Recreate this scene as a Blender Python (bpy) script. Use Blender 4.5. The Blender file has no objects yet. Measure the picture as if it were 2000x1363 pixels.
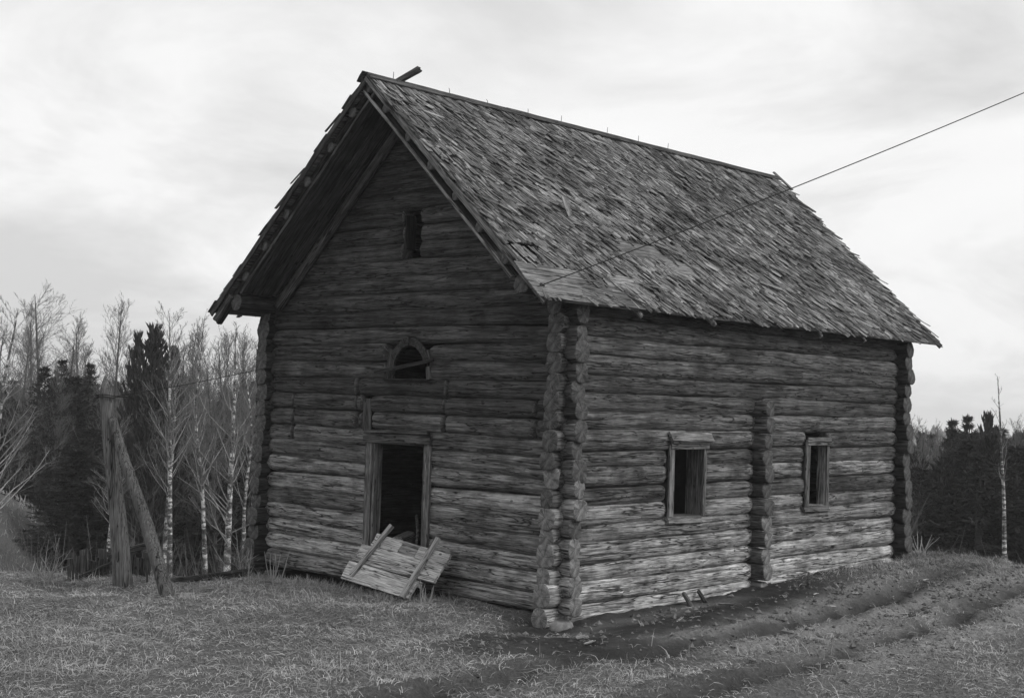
import bpy, math, random
import numpy as np
from mathutils import Vector, Matrix

# ------------------------------------------------------------------ camera, sky, sun, exposure
scene = bpy.context.scene
COL = scene.collection
CAM = np.array([-15.1094, -13.0569, 2.7426])
YAW, PITCH, ROLL = math.radians(42.938), math.radians(2.4348), math.radians(1.7543)
F3 = Vector((math.cos(YAW) * math.cos(PITCH), math.sin(YAW) * math.cos(PITCH), math.sin(PITCH)))
R0 = Vector((math.sin(YAW), -math.cos(YAW), 0))
U0 = R0.cross(F3)
R3 = math.cos(ROLL) * R0 + math.sin(ROLL) * U0
U3 = -math.sin(ROLL) * R0 + math.cos(ROLL) * U0
cam_data = bpy.data.cameras.new('camera')
cam = bpy.data.objects.new('camera', cam_data)
COL.objects.link(cam)
cam.matrix_world = Matrix(((R3.x, U3.x, -F3.x, CAM[0]), (R3.y, U3.y, -F3.y, CAM[1]), (R3.z, U3.z, -F3.z, CAM[2]), (0, 0, 0, 1)))
cam_data.sensor_width = 36
cam_data.lens = 50.9
cam_data.clip_start = 0.1
cam_data.clip_end = 6000
scene.camera = cam

SUN_EL, SUN_AZ = math.radians(38), math.radians(158)
world = bpy.data.worlds.new('World')
scene.world = world
world.use_nodes = True
wt = world.node_tree
wt.nodes.clear()


def N(t, typ, **kw):
    n = t.nodes.new(typ)
    for k, v in kw.items():
        if k == 'inp':
            for a, b in v.items():
                n.inputs[a].default_value = b
        else:
            setattr(n, k, v)
    return n


def ramp(t, pts, src):
    r = t.nodes.new('ShaderNodeValToRGB')
    e = r.color_ramp.elements
    while len(e) > 1:
        e.remove(e[-1])
    e[0].position = pts[0][0]
    v = pts[0][1]
    e[0].color = (v, v, v, 1)
    for p, v in pts[1:]:
        k = e.new(p)
        k.color = (v, v, v, 1)
    t.links.new(src, r.inputs[0])
    return r.outputs[0]


sky = N(wt, 'ShaderNodeTexSky', sky_type='NISHITA', sun_disc=False, sun_elevation=SUN_EL, sun_rotation=SUN_AZ, altitude=200, air_density=1, dust_density=3)
bw = N(wt, 'ShaderNodeRGBToBW')
wt.links.new(sky.outputs[0], bw.inputs[0])
tc = N(wt, 'ShaderNodeTexCoord')
sep = N(wt, 'ShaderNodeSeparateXYZ')
wt.links.new(tc.outputs['Generated'], sep.inputs[0])
zz = N(wt, 'ShaderNodeMath', operation='MAXIMUM', inp={1: 0.0})
wt.links.new(sep.outputs[2], zz.inputs[0])
za = N(wt, 'ShaderNodeMath', operation='ADD', inp={1: 0.30})
wt.links.new(zz.outputs[0], za.inputs[0])
inv = N(wt, 'ShaderNodeMath', operation='DIVIDE', inp={0: 1.0})
wt.links.new(za.outputs[0], inv.inputs[1])
vs = N(wt, 'ShaderNodeVectorMath', operation='SCALE')
wt.links.new(tc.outputs['Generated'], vs.inputs[0])
wt.links.new(inv.outputs[0], vs.inputs['Scale'])
nz = N(wt, 'ShaderNodeTexNoise', inp={'Scale': 1.5, 'Detail': 7, 'Roughness': 0.56, 'Distortion': 0.5})
mp = N(wt, 'ShaderNodeMapping')
mp.inputs['Location'].default_value = (3.1, 1.3, 0.4)
wt.links.new(vs.outputs[0], mp.inputs[0])
wt.links.new(mp.outputs[0], nz.inputs[0])
cl = ramp(wt, [(0.34, 0.74), (0.45, 0.88), (0.55, 1.03), (0.66, 1.06)], nz.outputs[0])
clm = N(wt, 'ShaderNodeMath', operation='MULTIPLY', inp={1: 10.0})
wt.links.new(cl, clm.inputs[0])
mx = N(wt, 'ShaderNodeMix', data_type='FLOAT', inp={0: 0.9})
wt.links.new(bw.outputs[0], mx.inputs[2])
wt.links.new(clm.outputs[0], mx.inputs[3])
bg = N(wt, 'ShaderNodeBackground', inp={'Strength': 0.1})
wt.links.new(mx.outputs[0], bg.inputs[0])
wo = N(wt, 'ShaderNodeOutputWorld')
wt.links.new(bg.outputs[0], wo.inputs[0])

sun_data = bpy.data.lights.new('sun', 'SUN')
sun_data.energy = 1.4
sun_data.angle = math.radians(12)
sun_data.color = (1.0, 0.99, 0.98)
sun = bpy.data.objects.new('sun', sun_data)
COL.objects.link(sun)
sdir = Vector((math.sin(SUN_AZ) * math.cos(SUN_EL), math.cos(SUN_AZ) * math.cos(SUN_EL), math.sin(SUN_EL)))
sun.rotation_euler = sdir.to_track_quat('Z', 'Y').to_euler()
sun.location = (0, -20, 20)
scene.view_settings.view_transform = 'Standard'
scene.view_settings.look = 'None'
scene.view_settings.exposure = 0
scene.view_settings.gamma = 1
scene.view_settings.use_curve_mapping = False
scene.cycles.max_bounces = 6
scene.cycles.transparent_max_bounces = 4

# ------------------------------------------------------------------ helpers
rng = np.random.default_rng(7)
random.seed(7)


def obj(name, me, parent=None, M=None, **props):
    o = bpy.data.objects.new(name, me)
    COL.objects.link(o)
    if parent is not None:
        o.parent = parent
    if M is not None:
        o.matrix_local = M
    for k, v in props.items():
        o[k] = v
    return o


def thing(name, label, cat, loc=(0, 0, 0), group=None, me=None):
    o = bpy.data.objects.new(name, me)
    COL.objects.link(o)
    o.location = loc
    o['label'] = label
    o['category'] = cat
    if group:
        o['group'] = group
    return o


def mesh(name, V, F, mats, midx=None, smooth=True):
    """V (n,3); F: int array (m,3|4) or list of such arrays"""
    me = bpy.data.meshes.new(name)
    V = np.asarray(V, dtype=np.float32)
    if isinstance(F, np.ndarray):
        F = [F]
    F = [np.asarray(f, dtype=np.int32) for f in F if len(f)]
    nl = sum(f.size for f in F)
    nf = sum(len(f) for f in F)
    me.vertices.add(len(V))
    me.vertices.foreach_set('co', V.ravel())
    me.loops.add(nl)
    me.loops.foreach_set('vertex_index', np.concatenate([f.ravel() for f in F]))
    me.polygons.add(nf)
    tot = np.concatenate([np.full(len(f), f.shape[1], dtype=np.int32) for f in F])
    st = np.concatenate([[0], np.cumsum(tot)[:-1]]).astype(np.int32)
    me.polygons.foreach_set('loop_start', st)
    me.polygons.foreach_set('loop_total', tot)
    if not isinstance(mats, (list, tuple)):
        mats = [mats]
    for m in mats:
        me.materials.append(m)
    if midx is not None:
        me.polygons.foreach_set('material_index', np.asarray(midx, dtype=np.int32))
    me.polygons.foreach_set('use_smooth', np.full(nf, smooth, dtype=bool))
    me.update(calc_edges=True)
    me.validate()
    return me


def smoothstep(a, b, x):
    t = np.clip((x - a) / (b - a), 0, 1)
    return t * t * (3 - 2 * t)


def vnoise(x, seed, amp=1.0):
    """smooth 1-D noise, vectorised"""
    x = np.asarray(x, dtype=float)
    i = np.floor(x).astype(int)
    f = x - i
    f = f * f * (3 - 2 * f)

    def h(k):
        return np.modf(np.abs(np.sin(k * 127.1 + seed * 311.7) * 43758.5453))[0] * 2 - 1
    return amp * (h(i) * (1 - f) + h(i + 1) * f)


def vnoise2(x, y, seed):
    x = np.asarray(x, dtype=float)
    y = np.asarray(y, dtype=float)
    i = np.floor(x)
    j = np.floor(y)
    fx = x - i
    fy = y - j
    fx = fx * fx * (3 - 2 * fx)
    fy = fy * fy * (3 - 2 * fy)

    def h(a, b):
        return np.modf(np.abs(np.sin(a * 127.1 + b * 269.5 + seed * 74.7) * 43758.5453))[0] * 2 - 1
    return (h(i, j) * (1 - fx) + h(i + 1, j) * fx) * (1 - fy) + (h(i, j + 1) * (1 - fx) + h(i + 1, j + 1) * fx) * fy


def frame(a, b, up=(0, 0, 1)):
    """matrix with origin a, local X towards b, local Z near up"""
    a = Vector(a)
    b = Vector(b)
    x = (b - a).normalized()
    u = Vector(up)
    y = u.cross(x)
    if y.length < 1e-4:
        y = Vector((0, 1, 0)).cross(x)
    y.normalize()
    z = x.cross(y)
    return Matrix(((x.x, y.x, z.x, a.x), (x.y, y.y, z.y, a.y), (x.z, y.z, z.z, a.z), (0, 0, 0, 1)))


# ------------------------------------------------------------------ materials (black and white film: all neutral)
def wood_mat(name, base, dark=0.25, contrast=1.15, stretch=22, bump=0.5, island=False, stain=0.5, rough=0.85, grain=False, patch=0.0, spread=(0.66, 1.38)):
    m = bpy.data.materials.new(name)
    m.use_nodes = True
    t = m.node_tree
    b = t.nodes['Principled BSDF']
    b.inputs['Roughness'].default_value = rough
    b.inputs['Specular IOR Level'].default_value = 0.2
    tc = N(t, 'ShaderNodeTexCoord')
    csrc = tc.outputs['Object']
    if grain:
        ga = N(t, 'ShaderNodeAttribute', attribute_name='grain')
        csrc = ga.outputs['Vector']
    oi = N(t, 'ShaderNodeObjectInfo')
    sc = N(t, 'ShaderNodeMath', operation='MULTIPLY', inp={1: 37.0})
    t.links.new(oi.outputs['Random'], sc.inputs[0])
    rnd = oi.outputs['Random']
    if island:
        ge = N(t, 'ShaderNodeNewGeometry')
        ad = N(t, 'ShaderNodeMath', operation='ADD')
        t.links.new(oi.outputs['Random'], ad.inputs[0])
        t.links.new(ge.outputs['Random Per Island'], ad.inputs[1])
        fr = N(t, 'ShaderNodeMath', operation='FRACT')
        t.links.new(ad.outputs[0], fr.inputs[0])
        rnd = fr.outputs[0]
    off = N(t, 'ShaderNodeVectorMath', operation='ADD')
    t.links.new(csrc, off.inputs[0])
    cmb = N(t, 'ShaderNodeCombineXYZ')
    for i in range(3):
        t.links.new(sc.outputs[0], cmb.inputs[i])
    t.links.new(cmb.outputs[0], off.inputs[1])
    mp = N(t, 'ShaderNodeMapping')
    mp.inputs['Scale'].default_value = (1.3, stretch, stretch)
    t.links.new(off.outputs[0], mp.inputs[0])
    n1 = N(t, 'ShaderNodeTexNoise', inp={'Scale': 1.0, 'Detail': 6, 'Roughness': 0.65, 'Distortion': 0.25})
    t.links.new(mp.outputs[0], n1.inputs[0])
    # thin drying cracks
    mp2 = N(t, 'ShaderNodeMapping')
    mp2.inputs['Scale'].default_value = (0.55, stretch * 1.1, stretch * 1.1)
    t.links.new(off.outputs[0], mp2.inputs[0])
    n2 = N(t, 'ShaderNodeTexNoise', inp={'Scale': 1.0, 'Detail': 2, 'Roughness': 0.5, 'Distortion': 0.5})
    t.links.new(mp2.outputs[0], n2.inputs[0])
    crack = ramp(t, [(0.475, 1.0), (0.497, 0.0), (0.503, 0.0), (0.525, 1.0)], n2.outputs[0])
    n3 = N(t, 'ShaderNodeTexNoise', inp={'Scale': 1.6, 'Detail': 4, 'Roughness': 0.6})
    t.links.new(off.outputs[0], n3.inputs[0])
    mp4 = N(t, 'ShaderNodeMapping')
    mp4.inputs['Scale'].default_value = (2.2, 9, 9)
    t.links.new(off.outputs[0], mp4.inputs[0])
    n4 = N(t, 'ShaderNodeTexNoise', inp={'Scale': 1.0, 'Detail': 5, 'Roughness': 0.7})
    t.links.new(mp4.outputs[0], n4.inputs[0])
    mp5 = N(t, 'ShaderNodeMapping')
    mp5.inputs['Scale'].default_value = (5, 75, 75)
    t.links.new(off.outputs[0], mp5.inputs[0])
    n5 = N(t, 'ShaderNodeTexNoise', inp={'Scale': 1.0, 'Detail': 3, 'Roughness': 0.6})
    t.links.new(mp5.outputs[0], n5.inputs[0])
    s5 = ramp(t, [(0.3, 0.55), (0.5, 1.0), (0.7, 1.4)], n5.outputs[0])
    mp6 = N(t, 'ShaderNodeMapping')
    mp6.inputs['Scale'].default_value = (2.6, 4.5, 4.5)
    t.links.new(off.outputs[0], mp6.inputs[0])
    vo = N(t, 'ShaderNodeTexVoronoi', inp={'Scale': 1.0})
    t.links.new(mp6.outputs[0], vo.inputs[0])
    s6 = ramp(t, [(0.0, 0.25), (0.07, 0.45), (0.11, 1.12), (0.16, 1.0)], vo.outputs['Distance'])
    lo = 1 - 0.55 * contrast
    hi = 1 + 0.6 * contrast
    g = ramp(t, [(0.32, 0.5 * lo), (0.5, 0.5), (0.7, min(1, 0.5 * hi))], n1.outputs[0])
    s = ramp(t, [(0.33, 1 - stain), (0.52, 1.0), (0.7, 1 + stain * 0.3)], n3.outputs[0])
    s4 = ramp(t, [(0.36, 1 - stain * 0.75), (0.5, 0.95), (0.62, 1.0)], n4.outputs[0])
    ck = N(t, 'ShaderNodeMapRange', inp={1: 0.0, 2: 1.0, 3: dark, 4: 1.0})
    t.links.new(crack, ck.inputs[0])
    rr = N(t, 'ShaderNodeMapRange', inp={1: 0.0, 2: 1.0, 3: spread[0], 4: spread[1]})
    t.links.new(rnd, rr.inputs[0])
    extra = []
    if patch:
        gp = N(t, 'ShaderNodeNewGeometry')
        pn = N(t, 'ShaderNodeTexNoise', inp={'Scale': 1.1, 'Detail': 5, 'Roughness': 0.7})
        t.links.new(gp.outputs['Position'], pn.inputs[0])
        extra.append(ramp(t, [(0.36, 1 - patch), (0.5, 1.0), (0.66, 1 + patch * 0.6)], pn.outputs[0]))
    mp7 = N(t, 'ShaderNodeMapping')
    mp7.inputs['Scale'].default_value = (0.5, 8, 8)
    t.links.new(off.outputs[0], mp7.inputs[0])
    n7 = N(t, 'ShaderNodeTexNoise', inp={'Scale': 1.0, 'Detail': 3, 'Roughness': 0.55, 'Distortion': 0.3})
    t.links.new(mp7.outputs[0], n7.inputs[0])
    crack2 = ramp(t, [(0.482, 1.0), (0.496, 0.12), (0.502, 0.12), (0.514, 1.0)], n7.outputs[0])
    extra.append(crack2)
    cur = g
    for src in (s, s4, s5, s6, ck.outputs[0], rr.outputs[0], *extra):
        k = N(t, 'ShaderNodeMath', operation='MULTIPLY')
        t.links.new(cur, k.inputs[0])
        t.links.new(src, k.inputs[1])
        cur = k.outputs[0]
    k = N(t, 'ShaderNodeMath', operation='MULTIPLY', inp={1: 2.0 * base})
    t.links.new(cur, k.inputs[0])
    t.links.new(k.outputs[0], b.inputs['Base Color'])
    hs = N(t, 'ShaderNodeMath', operation='ADD')
    hs5 = N(t, 'ShaderNodeMath', operation='MULTIPLY_ADD', inp={1: 0.5})
    t.links.new(n5.outputs[0], hs5.inputs[0])
    t.links.new(n1.outputs[0], hs5.inputs[2])
    t.links.new(hs5.outputs[0], hs.inputs[0])
    ch = N(t, 'ShaderNodeMath', operation='MULTIPLY', inp={1: 0.5})
    t.links.new(crack, ch.inputs[0])
    ch2 = N(t, 'ShaderNodeMath', operation='ADD')
    t.links.new(ch.outputs[0], ch2.inputs[0])
    t.links.new(crack2, ch2.inputs[1])
    t.links.new(ch2.outputs[0], hs.inputs[1])
    bp = N(t, 'ShaderNodeBump', inp={'Strength': bump, 'Distance': 0.02})
    t.links.new(hs.outputs[0], bp.inputs['Height'])
    t.links.new(bp.outputs[0], b.inputs['Normal'])
    return m


def end_mat(name, base):
    m = bpy.data.materials.new(name)
    m.use_nodes = True
    t = m.node_tree
    b = t.nodes['Principled BSDF']
    b.inputs['Roughness'].default_value = 0.9
    b.inputs['Specular IOR Level'].default_value = 0.15
    tc = N(t, 'ShaderNodeTexCoord')
    mp = N(t, 'ShaderNodeMapping')
    mp.inputs['Scale'].default_value = (0.4, 1, 1)
    t.links.new(tc.outputs['Object'], mp.inputs[0])
    w = N(t, 'ShaderNodeTexWave', wave_type='RINGS', rings_direction='X', inp={'Scale': 26, 'Distortion': 2.5, 'Detail': 3, 'Detail Scale': 2})
    t.links.new(mp.outputs[0], w.inputs[0])
    n = N(t, 'ShaderNodeTexNoise', inp={'Scale': 14, 'Detail': 5, 'Roughness': 0.7})
    t.links.new(tc.outputs['Object'], n.inputs[0])
    a = ramp(t, [(0.0, 0.7), (1, 1.05)], w.outputs[1])
    c = ramp(t, [(0.35, 0.45), (0.65, 1.2)], n.outputs[0])
    k = N(t, 'ShaderNodeMath', operation='MULTIPLY')
    t.links.new(a, k.inputs[0])
    t.links.new(c, k.inputs[1])
    sp = N(t, 'ShaderNodeSeparateXYZ')
    t.links.new(tc.outputs['Object'], sp.inputs[0])
    an = N(t, 'ShaderNodeMath', operation='ARCTAN2')
    t.links.new(sp.outputs[1], an.inputs[0])
    t.links.new(sp.outputs[2], an.inputs[1])
    oi = N(t, 'ShaderNodeObjectInfo')
    ar = N(t, 'ShaderNodeMath', operation='MULTIPLY_ADD', inp={1: 0.9})
    o9 = N(t, 'ShaderNodeMath', operation='MULTIPLY', inp={1: 90.0})
    t.links.new(oi.outputs['Random'], o9.inputs[0])
    t.links.new(an.outputs[0], ar.inputs[0])
    t.links.new(o9.outputs[0], ar.inputs[2])
    nr = N(t, 'ShaderNodeTexNoise', noise_dimensions='1D', inp={'Scale': 1.0, 'Detail': 3, 'Roughness': 0.7})
    t.links.new(ar.outputs[0], nr.inputs['W'])
    rc = ramp(t, [(0.475, 1.0), (0.495, 0.5), (0.505, 0.5), (0.525, 1.0)], nr.outputs[0])
    kr = N(t, 'ShaderNodeMath', operation='MULTIPLY')
    t.links.new(k.outputs[0], kr.inputs[0])
    t.links.new(rc, kr.inputs[1])
    k2 = N(t, 'ShaderNodeMath', operation='MULTIPLY', inp={1: base})
    t.links.new(kr.outputs[0], k2.inputs[0])
    t.links.new(k2.outputs[0], b.inputs['Base Color'])
    bp = N(t, 'ShaderNodeBump', inp={'Strength': 0.35, 'Distance': 0.02})
    t.links.new(n.outputs[0], bp.inputs['Height'])
    t.links.new(bp.outputs[0], b.inputs['Normal'])
    return m


def plain_mat(name, base, var=0.3, scale=8, rough=0.9, island=False, spec=0.2, bump=0.0, stretch=(1, 1, 1)):
    m = bpy.data.materials.new(name)
    m.use_nodes = True
    t = m.node_tree
    b = t.nodes['Principled BSDF']
    b.inputs['Roughness'].default_value = rough
    b.inputs['Specular IOR Level'].default_value = spec
    tc = N(t, 'ShaderNodeTexCoord')
    mp = N(t, 'ShaderNodeMapping')
    mp.inputs['Scale'].default_value = stretch
    t.links.new(tc.outputs['Object'], mp.inputs[0])
    n = N(t, 'ShaderNodeTexNoise', inp={'Scale': scale, 'Detail': 5, 'Roughness': 0.65})
    t.links.new(mp.outputs[0], n.inputs[0])
    r = N(t, 'ShaderNodeMapRange', inp={1: 0.3, 2: 0.7, 3: base * (1 - var), 4: base * (1 + var)})
    t.links.new(n.outputs[0], r.inputs[0])
    cur = r.outputs[0]
    if island:
        ge = N(t, 'ShaderNodeNewGeometry')
        ir = N(t, 'ShaderNodeMapRange', inp={1: 0.0, 2: 1.0, 3: 0.5, 4: 1.5})
        t.links.new(ge.outputs['Random Per Island'], ir.inputs[0])
        k = N(t, 'ShaderNodeMath', operation='MULTIPLY')
        t.links.new(cur, k.inputs[0])
        t.links.new(ir.outputs[0], k.inputs[1])
        cur = k.outputs[0]
    t.links.new(cur, b.inputs['Base Color'])
    if bump:
        bp = N(t, 'ShaderNodeBump', inp={'Strength': bump, 'Distance': 0.03})
        t.links.new(n.outputs[0], bp.inputs['Height'])
        t.links.new(bp.outputs[0], b.inputs['Normal'])
    return m


def birch_mat():
    m = bpy.data.materials.new('birch_bark')
    m.use_nodes = True
    t = m.node_tree
    b = t.nodes['Principled BSDF']
    b.inputs['Roughness'].default_value = 0.8
    tc = N(t, 'ShaderNodeTexCoord')
    oi = N(t, 'ShaderNodeObjectInfo')
    sc = N(t, 'ShaderNodeMath', operation='MULTIPLY', inp={1: 51.0})
    t.links.new(oi.outputs['Random'], sc.inputs[0])
    off = N(t, 'ShaderNodeVectorMath', operation='ADD')
    t.links.new(tc.outputs['Object'], off.inputs[0])
    t.links.new(sc.outputs[0], off.inputs[1])
    mp = N(t, 'ShaderNodeMapping')
    mp.inputs['Scale'].default_value = (5, 5, 9)
    t.links.new(off.outputs[0], mp.inputs[0])
    n = N(t, 'ShaderNodeTexNoise', inp={'Scale': 1.0, 'Detail': 4, 'Roughness': 0.7})
    t.links.new(mp.outputs[0], n.inputs[0])
    mp2 = N(t, 'ShaderNodeMapping')
    mp2.inputs['Scale'].default_value = (1.5, 1.5, 2.0)
    t.links.new(off.outputs[0], mp2.inputs[0])
    n2 = N(t, 'ShaderNodeTexNoise', inp={'Scale': 1.0, 'Detail': 3, 'Roughness': 0.6})
    t.links.new(mp2.outputs[0], n2.inputs[0])
    a = ramp(t, [(0.47, 0.08), (0.55, 1.0)], n.outputs[0])
    c = ramp(t, [(0.42, 0.15), (0.56, 1.0)], n2.outputs[0])
    k = N(t, 'ShaderNodeMath', operation='MULTIPLY')
    t.links.new(a, k.inputs[0])
    t.links.new(c, k.inputs[1])
    k2 = N(t, 'ShaderNodeMath', operation='MULTIPLY', inp={1: 0.62})
    t.links.new(k.outputs[0], k2.inputs[0])
    k3 = N(t, 'ShaderNodeMath', operation='ADD', inp={1: 0.03})
    t.links.new(k2.outputs[0], k3.inputs[0])
    t.links.new(k3.outputs[0], b.inputs['Base Color'])
    return m


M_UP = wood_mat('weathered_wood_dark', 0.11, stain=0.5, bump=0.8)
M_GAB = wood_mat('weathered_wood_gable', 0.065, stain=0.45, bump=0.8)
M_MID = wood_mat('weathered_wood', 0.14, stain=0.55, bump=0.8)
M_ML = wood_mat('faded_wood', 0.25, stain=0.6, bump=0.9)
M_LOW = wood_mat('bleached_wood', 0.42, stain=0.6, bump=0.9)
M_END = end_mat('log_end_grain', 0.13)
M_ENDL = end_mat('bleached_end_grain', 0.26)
M_BOARD = wood_mat('grey_board', 0.19, stretch=30)
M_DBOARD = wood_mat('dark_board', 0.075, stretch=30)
M_SHING = wood_mat('shingle_wood', 0.215, stretch=40, contrast=0.9, island=True, stain=0.5, bump=0.5, grain=True, patch=0.55, spread=(0.5, 1.6))
M_BARE = wood_mat('bare_roof_board', 0.2, stretch=30, stain=0.4)
M_DECK = wood_mat('deck_board', 0.15, stretch=26)
M_DOOR = wood_mat('door_plank', 0.4, stretch=26, stain=0.2, contrast=0.7, bump=0.35)
M_POLE = wood_mat('pole_wood', 0.13, stretch=22, stain=0.3, contrast=0.5, bump=0.3)
M_IRON = plain_mat('rusty_iron', 0.05)
M_WIRE = plain_mat('wire_metal', 0.03, var=0.1)
M_EARTHF = plain_mat('storehouse_floor', 0.025)  # near black: the shade of the rooms is put into the colour
M_INSHADE = wood_mat('inner_wood_painted_shade', 0.04)  # rear and far gable logs, darkened to paint in the unlit interior
M_BIRCH = birch_mat()
M_TWIG = plain_mat('dark_twig', 0.15, var=0.25)
M_TWIGL = plain_mat('pale_branch', 0.28, var=0.5, scale=3)
M_BARK = plain_mat('conifer_bark', 0.08, var=0.4, bump=0.4)
M_NEED = plain_mat('needles', 0.05, var=0.4, scale=2, island=True)
M_NEED2 = plain_mat('needles_pine', 0.06, var=0.4, scale=2, island=True)
M_GRASS = plain_mat('dry_grass', 0.31, var=0.6, scale=1.3, island=True)
M_STRAW = plain_mat('pale_straw', 0.25, var=0.4, scale=2, island=True)
M_WEED = plain_mat('dry_weed', 0.33, var=0.3)
M_CHIP = wood_mat('chip_wood', 0.3, stretch=30, stain=0.2)
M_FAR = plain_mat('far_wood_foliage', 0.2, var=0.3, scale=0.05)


# ------------------------------------------------------------------ solid builders (local X = grain)
def log_mesh(L, r0, r1, seed, mats, nseg=None, nang=28, dips=(), grooves=(), bend=0.012, flat=1.0, chop=(1, 1), rag=(0, 0), taper_end=(0, 0)):
    if nseg is None:
        nseg = max(6, int(L / 0.07))
    x = np.linspace(0, L, nseg + 1)
    th = np.linspace(0, 2 * np.pi, nang, endpoint=False)
    X, T = np.meshgrid(x, th, indexing='ij')
    r = r0 + (r1 - r0) * (X / L)
    ct, st = np.cos(T), np.sin(T)
    # slightly squared section
    p = 3.2
    se = (np.abs(ct) ** p + np.abs(st) ** p) ** (-1 / p)
    r = r * (0.62 * se + 0.38)
    r = r * (1 + 0.05 * vnoise2(X * 1.1 + seed, T * 0 + ct * 1.5 + 7, seed) + 0.03 * vnoise2(X * 3.5, st * 2 + seed, seed + 1) + 0.018 * vnoise2(X * 9, ct * 5 + st * 3, seed + 2))
    # fibrous longitudinal ridges
    r = r + 0.0025 * vnoise2(X * 1.2, T * 9 / np.pi * 2, seed + 3)
    for (xc, w, d) in dips:
        r = r * (1 - d * np.exp(-((X - xc) / w) ** 2))
    for (xa, xb, tc, tw, d, sd) in grooves:
        win = smoothstep(xa, xa + 0.25, X) * (1 - smoothstep(xb - 0.25, xb, X))
        cen = tc + vnoise(X * 2.1, sd) * 0.22 + vnoise(X * 7, sd + 1) * 0.12
        wd = tw * (0.7 + 0.5 * vnoise(X * 4.3, sd + 2))
        dd = (T - cen + np.pi) % (2 * np.pi) - np.pi
        r = r - d * win * (0.6 + 0.5 * vnoise(X * 5.7, sd + 4)) * np.clip(1.3 - np.abs(dd) / np.maximum(wd, 0.05), 0, 1) ** 0.6
    # hewn / rotten ends
    for k, (e, xe) in enumerate(((taper_end[0], 0), (taper_end[1], L))):
        if e > 0:
            d = np.abs(X - xe)
            r = r * (1 - e * np.clip(1 - d / 0.14, 0, 1) ** 2)
    by = bend * vnoise(x * 0.35 + seed, seed + 5) + 0.3 * bend * vnoise(x * 1.3, seed + 6)
    bz = bend * vnoise(x * 0.35 + seed, seed + 8) + 0.3 * bend * vnoise(x * 1.3, seed + 9)
    Y = r * ct * flat + by[:, None]
    Z = r * st + bz[:, None]
    Xo = X.copy()
    # uneven chopped ends
    sl = vnoise(np.array([seed * 3.3]), 11)[0]
    for k, xe in ((0, 0), (nseg, L)):
        amp = chop[0] if k == 0 else chop[1]
        Xo[k] += amp * (0.012 * vnoise(th * 2.3 + seed, seed + k) + 0.10 * r[k] * (ct[k] * sl + st[k] * 0.3))
    V = np.stack([Xo, Y, Z], -1).reshape(-1, 3)
    i = np.arange(nseg)[:, None] * nang
    j = np.arange(nang)[None, :]
    j2 = (j + 1) % nang
    F = np.stack([i + j, i + nang + j, i + nang + j2, i + j2], -1).reshape(-1, 4)
    # caps: rim + inner ring + centre
    extra, tri, quad = [], [], []
    base = len(V)
    rs = np.random.default_rng(int(seed * 13) % 99991)
    for k, sgn in ((0, -1), (nseg, 1)):
        ring = V[k * nang:(k + 1) * nang]
        c = ring.mean(0)
        inner = c + (ring - c) * 0.9
        inner[:, 0] += sgn * 0.010 + rs.uniform(-0.005, 0.005, nang)
        cen = c + np.array([sgn * 0.012, 0, 0])
        b0 = base + len(extra) * (nang + 1)
        extra.append(np.vstack([inner, cen]))
        for a in range(nang):
            a2 = (a + 1) % nang
            o1, o2 = k * nang + a, k * nang + a2
            n1, n2 = b0 + a, b0 + a2
            if sgn < 0:
                quad.append((o1, o2, n2, n1))
                tri.append((n1, n2, b0 + nang))
            else:
                quad.append((o2, o1, n1, n2))
                tri.append((n2, n1, b0 + nang))
    V = np.vstack([V] + extra)
    mi = np.concatenate([np.zeros(len(F)), np.ones(len(quad)), np.ones(len(tri))])
    return mesh('log', V, [np.vstack([F, np.array(quad)]), np.array(tri)], mats, mi)


def board_mesh(L, w, t, seed, mats, name='board', nx=None, rag=(0.0, 0.0), warp=0.004, notch=0.006):
    """plank: length X, width Y (centred), thickness Z (centred); edges chamfered, uneven"""
    if nx is None:
        nx = max(2, int(L / 0.18))
    x = np.linspace(0, L, nx + 1)
    rs = np.random.default_rng(int(seed * 17) % 99991)
    c = min(0.18 * t, 0.006)
    prof = [(-w / 2, -t / 2 + c), (-w / 2 + c, -t / 2), (0, -t / 2), (w / 2 - c, -t / 2), (w / 2, -t / 2 + c), (w / 2, t / 2 - c), (w / 2 - c, t / 2), (0, t / 2), (-w / 2 + c, t / 2), (-w / 2, t / 2 - c)]
    n = len(prof)
    V = np.zeros((nx + 1, n, 3))
    e1 = vnoise(x * 2.2, seed) * notch
    e2 = vnoise(x * 2.2, seed + 3) * notch
    wz = vnoise(x * 0.8, seed + 5) * warp
    for k, (py, pz) in enumerate(prof):
        s = py / (w / 2)
        V[:, k, 0] = x
        V[:, k, 1] = py + (e1 if s < 0 else e2) * abs(s)
        V[:, k, 2] = pz + wz + (s * s - 0.5) * warp
    for row, amp, sg in ((0, rag[0], -1), (nx, rag[1], 1)):
        f = rs.uniform(0, 1, 3) * amp
        for k, (py, pz) in enumerate(prof):
            s = 0 if py < -w * 0.2 else (2 if py > w * 0.2 else 1)
            V[row, k, 0] += sg * (f[s] - amp * 0.5)
    V = V.reshape(-1, 3)
    i = np.arange(nx)[:, None] * n
    j = np.arange(n)[None, :]
    j2 = (j + 1) % n
    F = np.stack([i + j, i + j2, i + n + j2, i + n + j], -1).reshape(-1, 4)
    tri = []
    A = np.arange(n)
    for a in range(1, n - 1):
        tri.append((0, a + 1, a))
        b = nx * n
        tri.append((b, b + a, b + a + 1))
    return mesh(name, V, [F, np.array(tri)], mats, smooth=False)


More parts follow.
